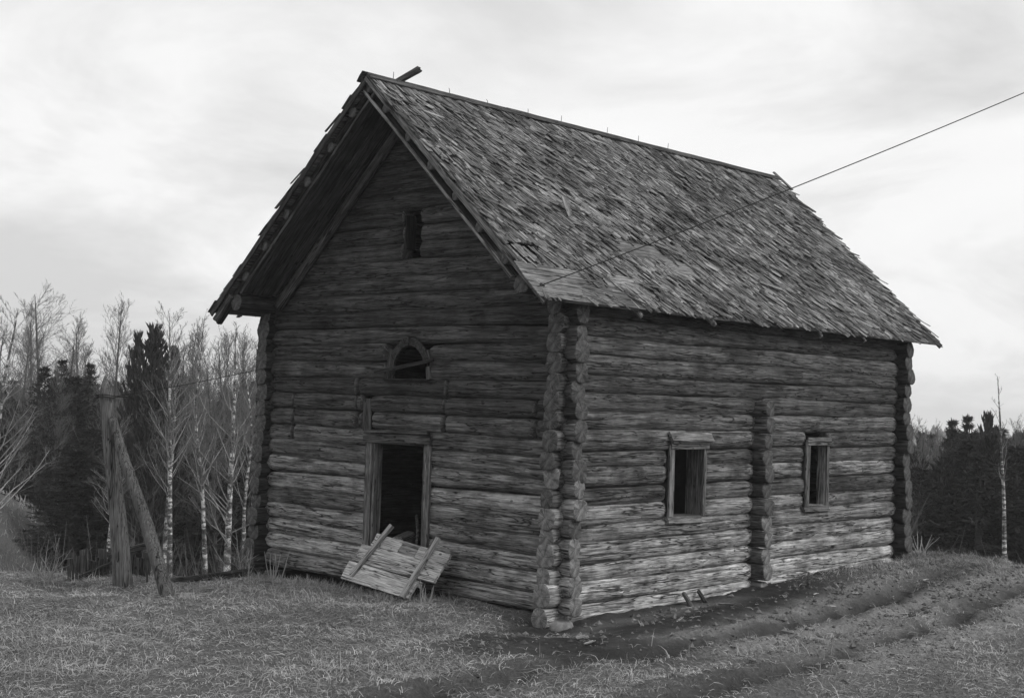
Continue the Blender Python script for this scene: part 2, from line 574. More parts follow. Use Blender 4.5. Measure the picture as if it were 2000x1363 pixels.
def tube(path, rad, sides=6, cap=True):
    """returns V, F quads for a tapered tube along path"""
    path = np.asarray(path, float)
    n = len(path)
    rad = np.broadcast_to(np.asarray(rad, float), (n,))
    d = np.gradient(path, axis=0)
    d /= np.linalg.norm(d, axis=1)[:, None] + 1e-9
    ref = np.array([0.31, 0.93, 0.2]) if abs(d[0][1]) < 0.8 else np.array([1.0, 0.1, 0.1])
    u = np.cross(d, ref)
    u /= np.linalg.norm(u, axis=1)[:, None] + 1e-9
    v = np.cross(d, u)
    th = np.linspace(0, 2 * np.pi, sides, endpoint=False)
    V = path[:, None] + rad[:, None, None] * (np.cos(th)[None, :, None] * u[:, None] + np.sin(th)[None, :, None] * v[:, None])
    V = V.reshape(-1, 3)
    i = np.arange(n - 1)[:, None] * sides
    j = np.arange(sides)[None, :]
    j2 = (j + 1) % sides
    F = np.stack([i + j, i + j2, i + sides + j2, i + sides + j], -1).reshape(-1, 4)
    if cap:
        V = np.vstack([V, path[0:1], path[-1:]])
        a, b = len(V) - 2, len(V) - 1
        jj = np.arange(sides)
        F = np.vstack([F, np.stack([jj, np.full(sides, a), np.full(sides, a), (jj + 1) % sides], -1)[:0]])
        e = (n - 1) * sides
        C1 = np.stack([(jj + 1) % sides, jj, np.full(sides, a)], -1)
        C2 = np.stack([e + jj, e + (jj + 1) % sides, np.full(sides, b)], -1)
        return V, F, np.vstack([C1, C2])
    return V, F, np.zeros((0, 3), int)


class Acc:
    def __init__(self):
        self.V, self.Q, self.T, self.n = [], [], [], 0

    def add(self, V, Q=None, T=None):
        self.V.append(V)
        if Q is not None and len(Q):
            self.Q.append(np.asarray(Q) + self.n)
        if T is not None and len(T):
            self.T.append(np.asarray(T) + self.n)
        self.n += len(V)

    def tube(self, path, rad, sides=6, cap=True):
        self.add(*tube(path, rad, sides, cap))

    def mesh(self, name, mats, smooth=True):
        F = []
        if self.Q:
            F.append(np.vstack(self.Q))
        if self.T:
            F.append(np.vstack(self.T))
        return mesh(name, np.vstack(self.V), F, mats, smooth=smooth)


# ------------------------------------------------------------------ terrain
FH = np.array([math.cos(YAW), math.sin(YAW)])
RH = np.array([math.sin(YAW), -math.cos(YAW)])
# wheel ruts of the dirt track: centre lines in plan
RUT_A = np.array([(-9, -3.6), (-5.0, -3.1), (-2.6, -2.7), (0.2, -2.55), (2.8, -2.4), (4.9, -2.1), (7.2, -1.6), (9.2, -1.3), (11.0, -1.6), (13.5, -3.0), (17, -5.5)])
RUT_B = np.array([(-9, -5.3), (-4.0, -4.7), (-1.0, -4.3), (1.6, -4.0), (4.2, -3.7), (6.6, -3.1), (8.6, -2.8), (10.4, -3.1), (12.3, -4.4), (16, -7.5)])


def polydist(x, y, P):
    best = np.full(x.shape, 1e9)
    for a, b in zip(P[:-1], P[1:]):
        ab = b - a
        t = np.clip(((x - a[0]) * ab[0] + (y - a[1]) * ab[1]) / (ab @ ab), 0, 1)
        best = np.minimum(best, np.hypot(x - a[0] - t * ab[0], y - a[1] - t * ab[1]))
    return best


def terrain(x, y, fine=True):
    x = np.asarray(x, float)
    y = np.asarray(y, float)
    s = (x - CAM[0]) * FH[0] + (y - CAM[1]) * FH[1]
    l = (x - CAM[0]) * RH[0] + (y - CAM[1]) * RH[1]
    a = l / np.maximum(s, 1.0)
    s0 = 22.3 + 10.8 * smoothstep(-0.19, -0.10, a) - 2.6 * smoothstep(0.15, 0.27, a)
    over = np.maximum(s - s0, 0)
    slope = 0.20 + 0.10 * smoothstep(-0.05, 0.25, a)
    drop = over * over / (over + 0.7) * slope
    lim = 9 + 9 * smoothstep(-0.05, 0.25, a)
    drop = lim * (1 - np.exp(-drop / lim))
    z = -drop
    z = z + 4.5 * smoothstep(110, 520, s) * (1 - smoothstep(-0.05, 0.25, a)) + 12.5 * smoothstep(150, 620, s) * smoothstep(-0.05, 0.25, a)
    # low grassy hillside seen behind the trees, far left
    z = z + 3.6 * np.exp(-((l + 18.5) / 3.2) ** 2 - ((s - 52) / 8) ** 2)
    # bank against the long wall towards its far corner, hollow by the near corner
    near = smoothstep(2.5, 7.5, x) * np.exp(-((y + 0.3) / 1.15) ** 2) * smoothstep(12.0, 9.6, x)
    z = z + 0.17 * near
    z = z - 0.13 * np.exp(-((x + 0.2) / 0.9) ** 2) * smoothstep(1.5, 3.0, y) * smoothstep(8.0, 6.6, y)
    z = z - 0.22 * smoothstep(10.2, 12.5, x) * smoothstep(6, 2, y)
    z = z + 0.12 * np.exp(-((x - 10.8) / 1.6) ** 2 - ((y - 0.2) / 1.6) ** 2)
    z = z - 0.13 * np.exp(-((x - 0.3) / 2.6) ** 2 - ((y + 0.4) / 1.0) ** 2) - 0.12 * np.exp(-((x + 0.4) / 0.8) ** 2 - ((y + 0.2) / 0.9) ** 2)
    z = z - 0.10 * smoothstep(-1.0, -2.2, y) * smoothstep(12, 6, x) * smoothstep(-6, -1, x)
    dA = polydist(x, y, RUT_A)
    dB = polydist(x, y, RUT_B)
    rn = 1 + 0.6 * vnoise2(x * 1.4, y * 1.4, 61)
    dA = dA + 0.10 * vnoise2(x * 2.6, y * 2.6, 62)
    dB = dB + 0.10 * vnoise2(x * 2.6, y * 2.6, 63)
    z = z - 0.09 * rn * np.exp(-(dA / 0.17) ** 2) + 0.06 * rn * np.exp(-((dA - 0.42) / 0.2) ** 2)
    z = z - 0.10 * rn * np.exp(-(dB / 0.18) ** 2) + 0.06 * rn * np.exp(-((dB - 0.44) / 0.2) ** 2)
    if fine:
        m = 1 - smoothstep(60, 120, s)
        z = z + m * (0.035 * vnoise2(x * 0.9, y * 0.9, 3) + 0.025 * vnoise2(x * 2.3, y * 2.3, 5) + 0.014 * vnoise2(x * 6.1, y * 6.1, 9) + 0.007 * vnoise2(x * 15, y * 15, 13))
        # churned clods along the track
        tr = np.exp(-((np.minimum(dA, dB)) / 0.8) ** 2)
        lump = np.exp(-((x - 12.2) / 2.0) ** 2 - ((y + 1.3) / 1.9) ** 2)
        z = z + m * lump * (0.02 + 0.12 * vnoise2(x * 1.5, y * 1.5, 71) + 0.08 * np.abs(vnoise2(x * 4, y * 4, 72)))
        z = z + m * (0.25 + tr) * (0.06 * np.abs(vnoise2(x * 4, y * 6, 21)) + 0.03 * np.abs(vnoise2(x * 9 + y * 3, y * 11, 22)) + 0.012 * vnoise2(x * 19, y * 19, 23))
    return z


def TZ(x, y):
    return float(terrain(np.array([x]), np.array([y]))[0])


def dirt_amount(x, y):
    """1 = bare trodden earth, 0 = grass"""
    n = 0.45 * vnoise2(x * 1.1, y * 1.1, 31) + 0.3 * vnoise2(x * 2.9, y * 2.9, 33)
    d = smoothstep(0.55, -0.1, y + 0.20 + 0.35 * n + np.clip((x + 1.0) * -0.45, -3, 6)) * smoothstep(10.2, 8.6, x + n)
    d = d * smoothstep(-4.6, -2.2, x + n) * smoothstep(-3.6, -2.2, y + 0.6 * n + 0.06 * x)
    dA = np.minimum(polydist(x, y, RUT_A), polydist(x, y, RUT_B))
    inside = ((x > 0) & (x < 9.4) & (y > 0) & (y < 6.6)).astype(float)
    bank = 0.55 * smoothstep(4.5, 7, x) * np.exp(-((y + 0.7) / 0.7) ** 2)
    tr = np.exp(-(dA / 0.33) ** 2)
    return np.clip(np.maximum(np.maximum(d - bank, tr * 0.9), inside), 0, 1)


def track_amount(x, y):
    """pale dried mud: crown of the track and the scraped patch at the near corner"""
    n = 0.3 * vnoise2(x * 1.7, y * 1.7, 41) + 0.25 * vnoise2(x * 4.1, y * 4.1, 43)
    dA = np.minimum(np.abs(polydist(x, y, RUT_A) - 0.55), np.abs(polydist(x, y, RUT_B) - 0.55))
    a = np.exp(-(dA / 0.3) ** 2) * smoothstep(-1.5, 0.5, x)
    b = np.exp(-((x + 0.95) / 0.75) ** 2 - ((y + 0.75) / 0.3) ** 2) * 1.3
    c = np.exp(-((y + 0.55) / 0.25) ** 2) * smoothstep(-0.5, 0.3, x) * smoothstep(4.2, 3.0, x) * 0.5
    return np.clip(np.maximum(np.maximum(a, b), c) + n * 0.8 * np.maximum(np.maximum(a, b), c), 0, 1)


def grade(lo, hi, fa, fb, step, grow):
    mid = list(np.arange(fa, fb, step))
    out, p, d = [], fb, step
    while p < hi:
        out.append(p)
        d *= grow
        p += d
    out.append(hi)
    left, p, d = [], fa - step, step
    while p > lo:
        left.append(p)
        d *= grow
        p -= d
    left.append(lo)
    return np.array(left[::-1] + mid + out)


S = grade(-150, 1200, 12.5, 34, 0.065, 1.11)
Lt = grade(-700, 700, -8.2, 10.5, 0.065, 1.13)
SS, LL = np.meshgrid(S, Lt, indexing='ij')
GX = CAM[0] + SS * FH[0] + LL * RH[0]
GY = CAM[1] + SS * FH[1] + LL * RH[1]
GZ = terrain(GX, GY)
V = np.stack([GX, GY, GZ], -1).reshape(-1, 3)
ni, nj = SS.shape
i = np.arange(ni - 1)[:, None] * nj
j = np.arange(nj - 1)[None, :]
F = np.stack([i + j, i + j + 1, i + nj + j + 1, i + nj + j], -1).reshape(-1, 4)[:, ::-1]


def ground_mat():
    m = bpy.data.materials.new('ground_earth_and_grass')
    m.use_nodes = True
    t = m.node_tree
    b = t.nodes['Principled BSDF']
    b.inputs['Roughness'].default_value = 0.95
    b.inputs['Specular IOR Level'].default_value = 0.1
    tc = N(t, 'ShaderNodeTexCoord')
    ad = N(t, 'ShaderNodeAttribute', attribute_name='dirt')
    at = N(t, 'ShaderNodeAttribute', attribute_name='track')
    n1 = N(t, 'ShaderNodeTexNoise', inp={'Scale': 3.0, 'Detail': 8, 'Roughness': 0.7})
    n2 = N(t, 'ShaderNodeTexNoise', inp={'Scale': 22.0, 'Detail': 6, 'Roughness': 0.75})
    for n in (n1, n2):
        t.links.new(tc.outputs['Object'], n.inputs[0])
    g = ramp(t, [(0.3, 0.06), (0.5, 0.115), (0.7, 0.2)], n2.outputs[0])
    e = ramp(t, [(0.3, 0.018), (0.5, 0.035), (0.7, 0.065)], n1.outputs[0])
    p = ramp(t, [(0.3, 0.11), (0.5, 0.21), (0.7, 0.33)], n2.outputs[0])
    m1 = N(t, 'ShaderNodeMix', data_type='FLOAT')
    t.links.new(ad.outputs['Fac'], m1.inputs[0])
    t.links.new(g, m1.inputs[2])
    t.links.new(e, m1.inputs[3])
    m2 = N(t, 'ShaderNodeMix', data_type='FLOAT')
    t.links.new(at.outputs['Fac'], m2.inputs[0])
    t.links.new(m1.outputs[0], m2.inputs[2])
    t.links.new(p, m2.inputs[3])
    t.links.new(m2.outputs[0], b.inputs['Base Color'])
    bp = N(t, 'ShaderNodeBump', inp={'Strength': 0.8, 'Distance': 0.04})
    t.links.new(n2.outputs[0], bp.inputs['Height'])
    t.links.new(bp.outputs[0], b.inputs['Normal'])
    return m


gme = mesh('ground', V, F, ground_mat())
for nm, fn in (('dirt', dirt_amount), ('track', track_amount)):
    at = gme.attributes.new(nm, 'FLOAT', 'POINT')
    at.data.foreach_set('value', fn(GX, GY).ravel().astype(np.float32))
obj('ground', gme, kind='structure')

# ------------------------------------------------------------------ the storehouse
L_, W_, PITCHZ = 9.33, 6.46, 0.931
RZ, RY = 7.69, 3.228          # ridge height, ridge y
PC = 0.258                    # log course height
house = thing('log_storehouse', 'old grey log storehouse with steep shingled roof, empty doorway and two framed windows', 'storehouse')


def roofz(y, off=0.0):
    return RZ + off - PITCHZ * abs(y - RY)


def sag(x, y, z):
    k = max(0.0, 1 - z / 4.2)
    u, v = min(max(x / L_, 0), 1), min(max(y / W_, 0), 1)
    return k * ((-0.12 * (1 - u) + 0.06 * u) * (1 - v) + 0.0 * v)


def put_log(a, b, r0, r1, seed, mats, parent=None, **kw):
    L = (Vector(b) - Vector(a)).length
    me = log_mesh(L, r0, r1, seed, mats, **kw)
    return obj('log', me, parent or house, frame(a, b))


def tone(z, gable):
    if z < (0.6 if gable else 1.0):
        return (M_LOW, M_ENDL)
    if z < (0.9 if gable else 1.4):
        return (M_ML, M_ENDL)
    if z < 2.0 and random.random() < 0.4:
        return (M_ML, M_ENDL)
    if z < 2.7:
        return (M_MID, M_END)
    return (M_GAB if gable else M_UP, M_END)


# openings: (from, to, zlow, zhigh) along the wall
LONG_OPEN = [(2.30, 3.16, 1.22, 2.31), (6.12, 6.82, 1.27, 2.37)]
GABLE_OPEN = [(2.50, 3.87, 0.50, 2.24), (2.56, 3.58, 3.17, 3.62), (2.84, 3.26, 5.13, 5.68),
              (2.13, 2.21, 2.98, 3.14), (4.10, 4.2, 2.93, 3.12), (2.17, 2.26, 2.54, 2.84), (4.12, 4.24, 2.52, 2.83), (3.80, 4.08, 2.34, 2.84),
              (5.70, 5.80, 2.60, 2.74), (5.70, 5.80, 2.28, 2.42), (0.36, 0.46, 2.73, 2.9), (0.36, 0.46, 2.45, 2.6)]


def spans(lo, hi, opens, z, hz=0.10):
    segs = [(lo, hi, 0, 0)]
    for (a, b, z0, z1) in opens:
        if z + hz * 0.75 > z0 and z - hz * 0.75 < z1:
            out = []
            for (p, q_, e0, e1) in segs:
                if a > p and b < q_:
                    out += [(p, a, e0, 1), (b, q_, 1, e1)]
                else:
                    out.append((p, q_, e0, e1))
            segs = out
    return segs


sd = 100
XP = 4.68                     # partition stub position
# long front wall (y=0) and rear wall (y=W)
for wall in (0, 1):
    y = 0.0 if wall == 0 else W_
    for k in range(17):
        sd += 7
        z = 0.09 + PC * k
        e = random.uniform(-0.035, 0.035)
        bot = 0.06 * max(0, 1 - z / 1.5)
        lo, hi = -0.24 - bot - max(0, 0.06 * (1 - z / 3)) + e, L_ + 0.30 + random.uniform(-0.04, 0.04)
        rr = 0.144 * (1 + random.uniform(-0.05, 0.06)) * (1.03 if z < 1 else 1)
        r0, r1 = (rr * 1.06, rr * 0.93) if k % 2 else (rr * 0.93, rr * 1.06)
        mats = tone(z, False) if wall == 0 else (M_INSHADE, M_END)
        op = LONG_OPEN if wall == 0 else []
        for (p, q_, e0, e1) in spans(lo, hi, op, z):
            j0 = random.uniform(0.0, 0.07) * e0
            j1 = random.uniform(0.0, 0.07) * e1
            p2, q2 = p - j0 * 0, q_ - j1
            p2 = p + j0
            dips = []
            for xc, w_, d_ in ((0.02, 0.12, 0.2), (L_ - 0.0, 0.16, 0.28)) + (((XP, 0.17, 0.34),) if z < 3.0 else ()):
                dips.append((xc - p2, w_, d_ if wall == 0 else 0.1))
            gr = []
            if wall == 0 and z < 1.25:
                # rot-eaten hollows on the weather side (angle 3pi/2 faces down, 0/pi the sides)
                side = math.pi if True else 0
                for g in range(2 if z < 1.0 else 1):
                    xa = random.uniform(0.1, max(0.2, (q2 - p2) * 0.5))
                    gr.append((xa, xa + random.uniform(1.2, 3.2), FRONT + random.uniform(-0.5, 0.6) if (FRONT := math.pi * 1.0) else 0, random.uniform(0.12, 0.3), random.uniform(0.02, 0.045), sd + g * 3))
            elif wall == 0:
                for _g in range(3):
                    xa = random.uniform(0.1, max(0.2, (q2 - p2) * 0.6))
                    gr.append((xa, xa + random.uniform(0.8, 2.6), math.pi + random.uniform(-0.8, 0.8), 0.07, 0.02, sd + _g))
            zz0, zz1 = z + sag(p2, y, z), z + sag(q2, y, z)
            # local Y = up x X: for a log running +X, +Y local is world +Y, so the weather side of y=0 is angle pi
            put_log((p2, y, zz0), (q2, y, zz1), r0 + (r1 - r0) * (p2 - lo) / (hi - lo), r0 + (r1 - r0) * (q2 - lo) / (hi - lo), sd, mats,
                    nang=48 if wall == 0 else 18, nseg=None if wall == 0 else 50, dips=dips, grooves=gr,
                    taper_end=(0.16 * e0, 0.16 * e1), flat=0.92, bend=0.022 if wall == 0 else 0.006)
# gable walls (x=0 near, x=L far)
for wall in (0, 1):
    x = 0.0 if wall == 0 else L_
    for k in range(29):
        sd += 7
        z = 0.09 + PC * (k + 0.5)
        gable = z > 4.25
        if not gable:
            lo, hi = -0.30 + random.uniform(-0.05, 0.04), W_ + 0.27 + random.uniform(-0.05, 0.05)
        else:
            half = (RZ - 0.30 - z) / PITCHZ
            if half < 0.25:
                continue
            lo, hi = RY - half, RY + half
        rr = 0.144 * (1 + random.uniform(-0.05, 0.06))
        r0, r1 = (rr * 1.05, rr * 0.95) if k % 2 else (rr * 0.95, rr * 1.05)
        mats = tone(z, True) if wall == 0 else (M_INSHADE, M_END)
        op = GABLE_OPEN if wall == 0 else []
        for (p, q_, e0, e1) in spans(lo, hi, op, z):
            j0, j1 = random.uniform(-0.02, 0.02) * e0, random.uniform(-0.02, 0.02) * e1
            p2, q2 = p + j0, q_ + j1
            gr = []
            for _g in range(3 if wall == 0 else 0):
                xa = random.uniform(0.05, max(0.2, (q2 - p2) * 0.6))
                gr.append((xa, xa + random.uniform(0.8, 2.6), random.uniform(-0.8, 0.8), 0.07, 0.02, sd + _g))
            dips = [] if gable else [(0.0 - p2, 0.12, 0.2), (W_ - p2, 0.15, 0.22)]
            # log runs +Y; local +Y = up x X = world -X : weather side of x=0 is angle 0
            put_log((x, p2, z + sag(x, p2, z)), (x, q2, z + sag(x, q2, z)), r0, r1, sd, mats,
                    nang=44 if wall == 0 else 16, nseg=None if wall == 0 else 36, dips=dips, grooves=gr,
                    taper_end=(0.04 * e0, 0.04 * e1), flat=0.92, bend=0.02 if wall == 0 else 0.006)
# ends of the inner partition wall showing through the long wall
for k in range(12):
    sd += 7
    z = 0.09 + PC * (k + 0.5) - 0.16
    zz_ = z + sag(XP, 0, z)
    put_log((XP, -0.31 + random.uniform(-0.04, 0.03), zz_), (XP + random.uniform(-0.02, 0.02), 0.6, zz_), 0.128 * random.uniform(0.93, 1.06), 0.13, sd,
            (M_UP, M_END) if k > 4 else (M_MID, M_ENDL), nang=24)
# plate logs carrying the roof, running past the gable
for y, z, xe in ((0.12, 4.46, -0.80), (W_ - 0.06, 4.36, -0.86)):
    sd += 7
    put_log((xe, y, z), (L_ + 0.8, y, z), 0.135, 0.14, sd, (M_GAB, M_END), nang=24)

# ---- roof
X0, X1 = -0.955, L_ + 0.905
EY = 0.49                     # eave overhang in y
V_, Fq = [], []
deck = Acc()
slope_len = math.hypot(RY + EY, (RY + EY) * PITCHZ)


def roofpt(side, x, v, h=0.0):
    """point at distance v down the slope from the ridge, h above the surface; side -1 = camera side"""
    c = 1 / math.hypot(1, PITCHZ)
    s_ = PITCHZ * c
    return np.array([x, RY + side * (v * c + h * s_), RZ - v * s_ + h * c])


def add_box_dirs(acc, o, ex, ey, ez):
    c = [o + a * ex + b * ey + d * ez for d in (0, 1) for b in (0, 1) for a in (0, 1)]
    acc.add(np.array(c), np.array([(0, 2, 3, 1), (4, 5, 7, 6), (0, 1, 5, 4), (2, 6, 7, 3), (0, 4, 6, 2), (1, 3, 7, 5)]))


cs = 1 / math.hypot(1, PITCHZ)
for side in (-1, 1):
    dn = np.array([0, side * cs, -PITCHZ * cs])
    nn = np.array([0, side * PITCHZ * cs, cs])
    v = 0.0
    k = 0
    while v < slope_len - 0.01:
        w = min(random.uniform(0.2, 0.3), slope_len - v)
        xs = X0 + 0.02
        # a short board has gone near the rake, low on the camera side
        if side == -1 and v < 4.05 < v + w:
            xs = -0.26
        xe = X1 - 0.02
        cuts = [xs] + sorted(random.uniform(xs + 1, xe - 1) for _ in range(2)) + [xe]
        for a, b in zip(cuts[:-1], cuts[1:]):
            add_box_dirs(deck, roofpt(side, a + 0.006, v + 0.006, -0.035 - random.uniform(0, 0.01)), np.array([b - a - 0.012, 0, 0]), dn * (w - 0.012), nn * 0.025)
        v += w
        k += 1
roof = obj('roof', deck.mesh('roof', M_DECK, smooth=False), house)


def on_roof(o):
    o.parent = roof
    return o


# shingles: long thin riven strips laid askew, tips pointing down and to the far end
def shingle_block(w, l, t, seed):
    """12-triangle-ish strip, local X down-slope, tip uneven"""
    r = np.random.default_rng(seed)
    a, b = r.uniform(-0.25, 0.25, 2)
    lift = 0.0
    pts = []
    for zt in (0, t):
        pts += [(0, -w / 2, zt * 0.6), (l, -w / 2 * r.uniform(0.55, 1), zt), (l + a * w, 0.05 * w, zt), (l + b * w * 0.5, w / 2 * r.uniform(0.55, 1), zt), (0, w / 2, zt * 0.6)]
    V = np.array(pts)
    T = np.array([(0, 2, 1), (0, 3, 2), (0, 4, 3), (5, 6, 7), (5, 7, 8), (5, 8, 9)])
    Q = np.array([(0, 1, 6, 5), (1, 2, 7, 6), (2, 3, 8, 7), (3, 4, 9, 8), (4, 0, 5, 9)])
    return V, Q, T


variants = []
for k in range(10):
    V, Q, T = shingle_block([0.035, 0.05, 0.06, 0.075, 0.045, 0.09, 0.11, 0.055, 0.065, 0.04][k], [0.30, 0.36, 0.27, 0.33, 0.4, 0.28, 0.3, 0.35, 0.26, 0.38][k], 0.009, k)
    me = mesh('shingle', V, [Q, T], M_SHING, smooth=False)
    at = me.attributes.new('grain', 'FLOAT_VECTOR', 'POINT')
    at.data.foreach_set('vector', (V + np.array([k * 1.7, k * 0.9, 0])).astype(np.float32).ravel())
    variants.append((V, Q, T, me))
grain_rest = []
BARE = [(-0.55, 4.03, 0.36, 0.1), (-0.35, 4.72, 0.55, 0.3), (0.45, 4.85, 0.5, 0.16), (2.35, 3.62, 0.55, 0.16), (3.1, 3.95, 0.35, 0.14), (1.2, 4.55, 0.3, 0.15), (8.0, 2.1, 0.16, 0.07), (6.7, 3.9, 0.3, 0.07), (5.9, 3.7, 0.25, 0.07)]
cands = []
for side in (-1, 1):
    rowstep = 0.115 if side == -1 else 0.2
    colstep = 0.064 if side == -1 else 0.11
    v = slope_len - 0.26
    row = 0
    while v > 0.03:
        x = X0 - 0.02 + random.uniform(0, 0.05)
        while x < X1 + 0.0:
            xx = x + random.uniform(-0.02, 0.02)
            vv = max(0.0, v + random.uniform(-0.09, 0.09))
            wav = 0.5 * math.sin(xx * 0.7 + vv * 0.4) + 0.5 * float(vnoise(xx * 0.8 + row * 0.05, 3))
            ang = math.radians(16 + 9 * wav + random.gauss(0, 8))
            if xx < -0.35:
                ang = math.radians(random.gauss(4, 6))
            if side == 1:
                ang = math.radians(random.gauss(0, 3)) if xx < 0.3 else ang
            elif v > 0.5 and random.random() < 0.03:
                ang += math.radians(random.uniform(-35, 30))
            kind = random.randrange(10)
            keep = True
            if side == -1:
                for (bx, bv, bw, bh) in BARE:
                    mid = vv + 0.25
                    mx_ = xx + math.sin(ang) * 0.25
                    if abs(mx_ - bx) < bw and abs(mid - bv) < bh + 0.05:
                        keep = False
            l = variants[kind][0][1][0]
            # trim past the far rake
            if xx + math.sin(ang) * l > X1 + 0.05:
                keep = False
            if vv + l * math.cos(ang) > slope_len + 0.13:
                vv = slope_len + random.uniform(0.0, 0.12) - l * math.cos(ang)
            if keep and random.random() > 0.07:
                cands.append((side, xx, vv, ang, kind, row))
            x += colstep * random.uniform(0.6, 1.5)
        v -= rowstep
        row += 1


def shingle_matrix(c):
    side, x, v, ang, kind, row = c
    lift = 0.004 + random.random() * 0.012
    o = roofpt(side, x, v, lift * 0.3)
    dn = np.array([0, side * cs, -PITCHZ * cs])
    nn = np.array([0, side * PITCHZ * cs, cs])
    xd = math.cos(ang) * dn + math.sin(ang) * np.array([1.0, 0, 0])
    til = random.uniform(0.03, 0.085) + (random.uniform(0.05, 0.22) if random.random() < 0.10 and side == -1 else 0)
    xd = xd + til * nn
    xd /= np.linalg.norm(xd)
    roll = random.gauss(0, 0.16)
    yd = np.cross(nn, xd)
    yd /= np.linalg.norm(yd)
    zd = np.cross(xd, yd)
    yd2 = math.cos(roll) * yd + math.sin(roll) * zd
    zd2 = np.cross(xd, yd2)
    return o, xd, yd2, zd2


def cam_key(c):
    p = roofpt(c[0], c[1], c[2])
    return (0 if c[0] == -1 else 1, np.linalg.norm(p - CAM))


cands.sort(key=cam_key)
rest = Acc()
for n, c in enumerate(cands):
    o, xd, yd, zd = shingle_matrix(c)
    V, Q, T, me = variants[c[4]]
    if n < 290:
        obj('shingle', me, roof, Matrix(((xd[0], yd[0], zd[0], o[0]), (xd[1], yd[1], zd[1], o[1]), (xd[2], yd[2], zd[2], o[2]), (0, 0, 0, 1))))
    else:
        W = o + V[:, 0:1] * xd + V[:, 1:2] * yd + V[:, 2:3] * zd
        rest.add(W, Q, T)
        grain_rest.append(V + np.array([(n * 0.37) % 9, (n * 0.73) % 7, 0]))
sme = rest.mesh('shingle_cover', M_SHING, smooth=False)
at = sme.attributes.new('grain', 'FLOAT_VECTOR', 'POINT')
at.data.foreach_set('vector', np.vstack(grain_rest).astype(np.float32).ravel())
obj('shingle_cover', sme, roof, kind='stuff')
# wide bare boards showing where shingles have slipped
for (bx, bv, bw, bh) in BARE[1:6]:
    L = bw * 2 + 0.5
    a = roofpt(-1, bx - bw - 0.2, bv, 0.012)
    b = roofpt(-1, bx + bw + 0.2, bv + 0.03, 0.012)
    obj('bare_board', board_mesh(L, bh * 2 + 0.12, 0.012, bx * 9 + 3, M_BARE, rag=(0.06, 0.06)), roof, frame(a, b, (0, -PITCHZ * cs, cs)))
# odd loose strips standing off the surface
for (x, v, an, up_, l, w) in ((1.17, 3.0, -170, 0.5, 0.28, 0.12), (-0.1, 4.88, 60, 0.05, 0.5, 0.03), (0.0, 4.76, 75, 0.04, 0.55, 0.025), (-0.2, 4.62, 85, 0.04, 0.6, 0.025), (1.35, 4.5, 80, 0.03, 0.8, 0.02),
                              (6.1, 4.35, 10, 0.3, 0.3, 0.05), (7.9, 3.1, -20, 0.2, 0.35, 0.1), (5.2, 4.0, 70, 0.06, 0.5, 0.08), (2.9, 3.4, 65, 0.05, 0.6, 0.06), (8.7, 1.6, 60, 0.08, 0.45, 0.07), (3.8, 4.3, 40, 0.1, 0.4, 0.05), (0.6, 2.2, 50, 0.06, 0.4, 0.06)):
    dn = np.array([0, -cs, -PITCHZ * cs])
    nn = np.array([0, -PITCHZ * cs, cs])
    a = roofpt(-1, x, v, 0.045)
    r_ = math.radians(an)
    d = math.cos(r_) * dn + math.sin(r_) * np.array([1.0, 0, 0]) + up_ * nn
    d /= np.linalg.norm(d)
    obj('loose_shingle', board_mesh(l, w, 0.008, x * 7 + v, M_BARE, rag=(0.05, 0.05)), roof, frame(a, a + d * l, tuple(nn)))

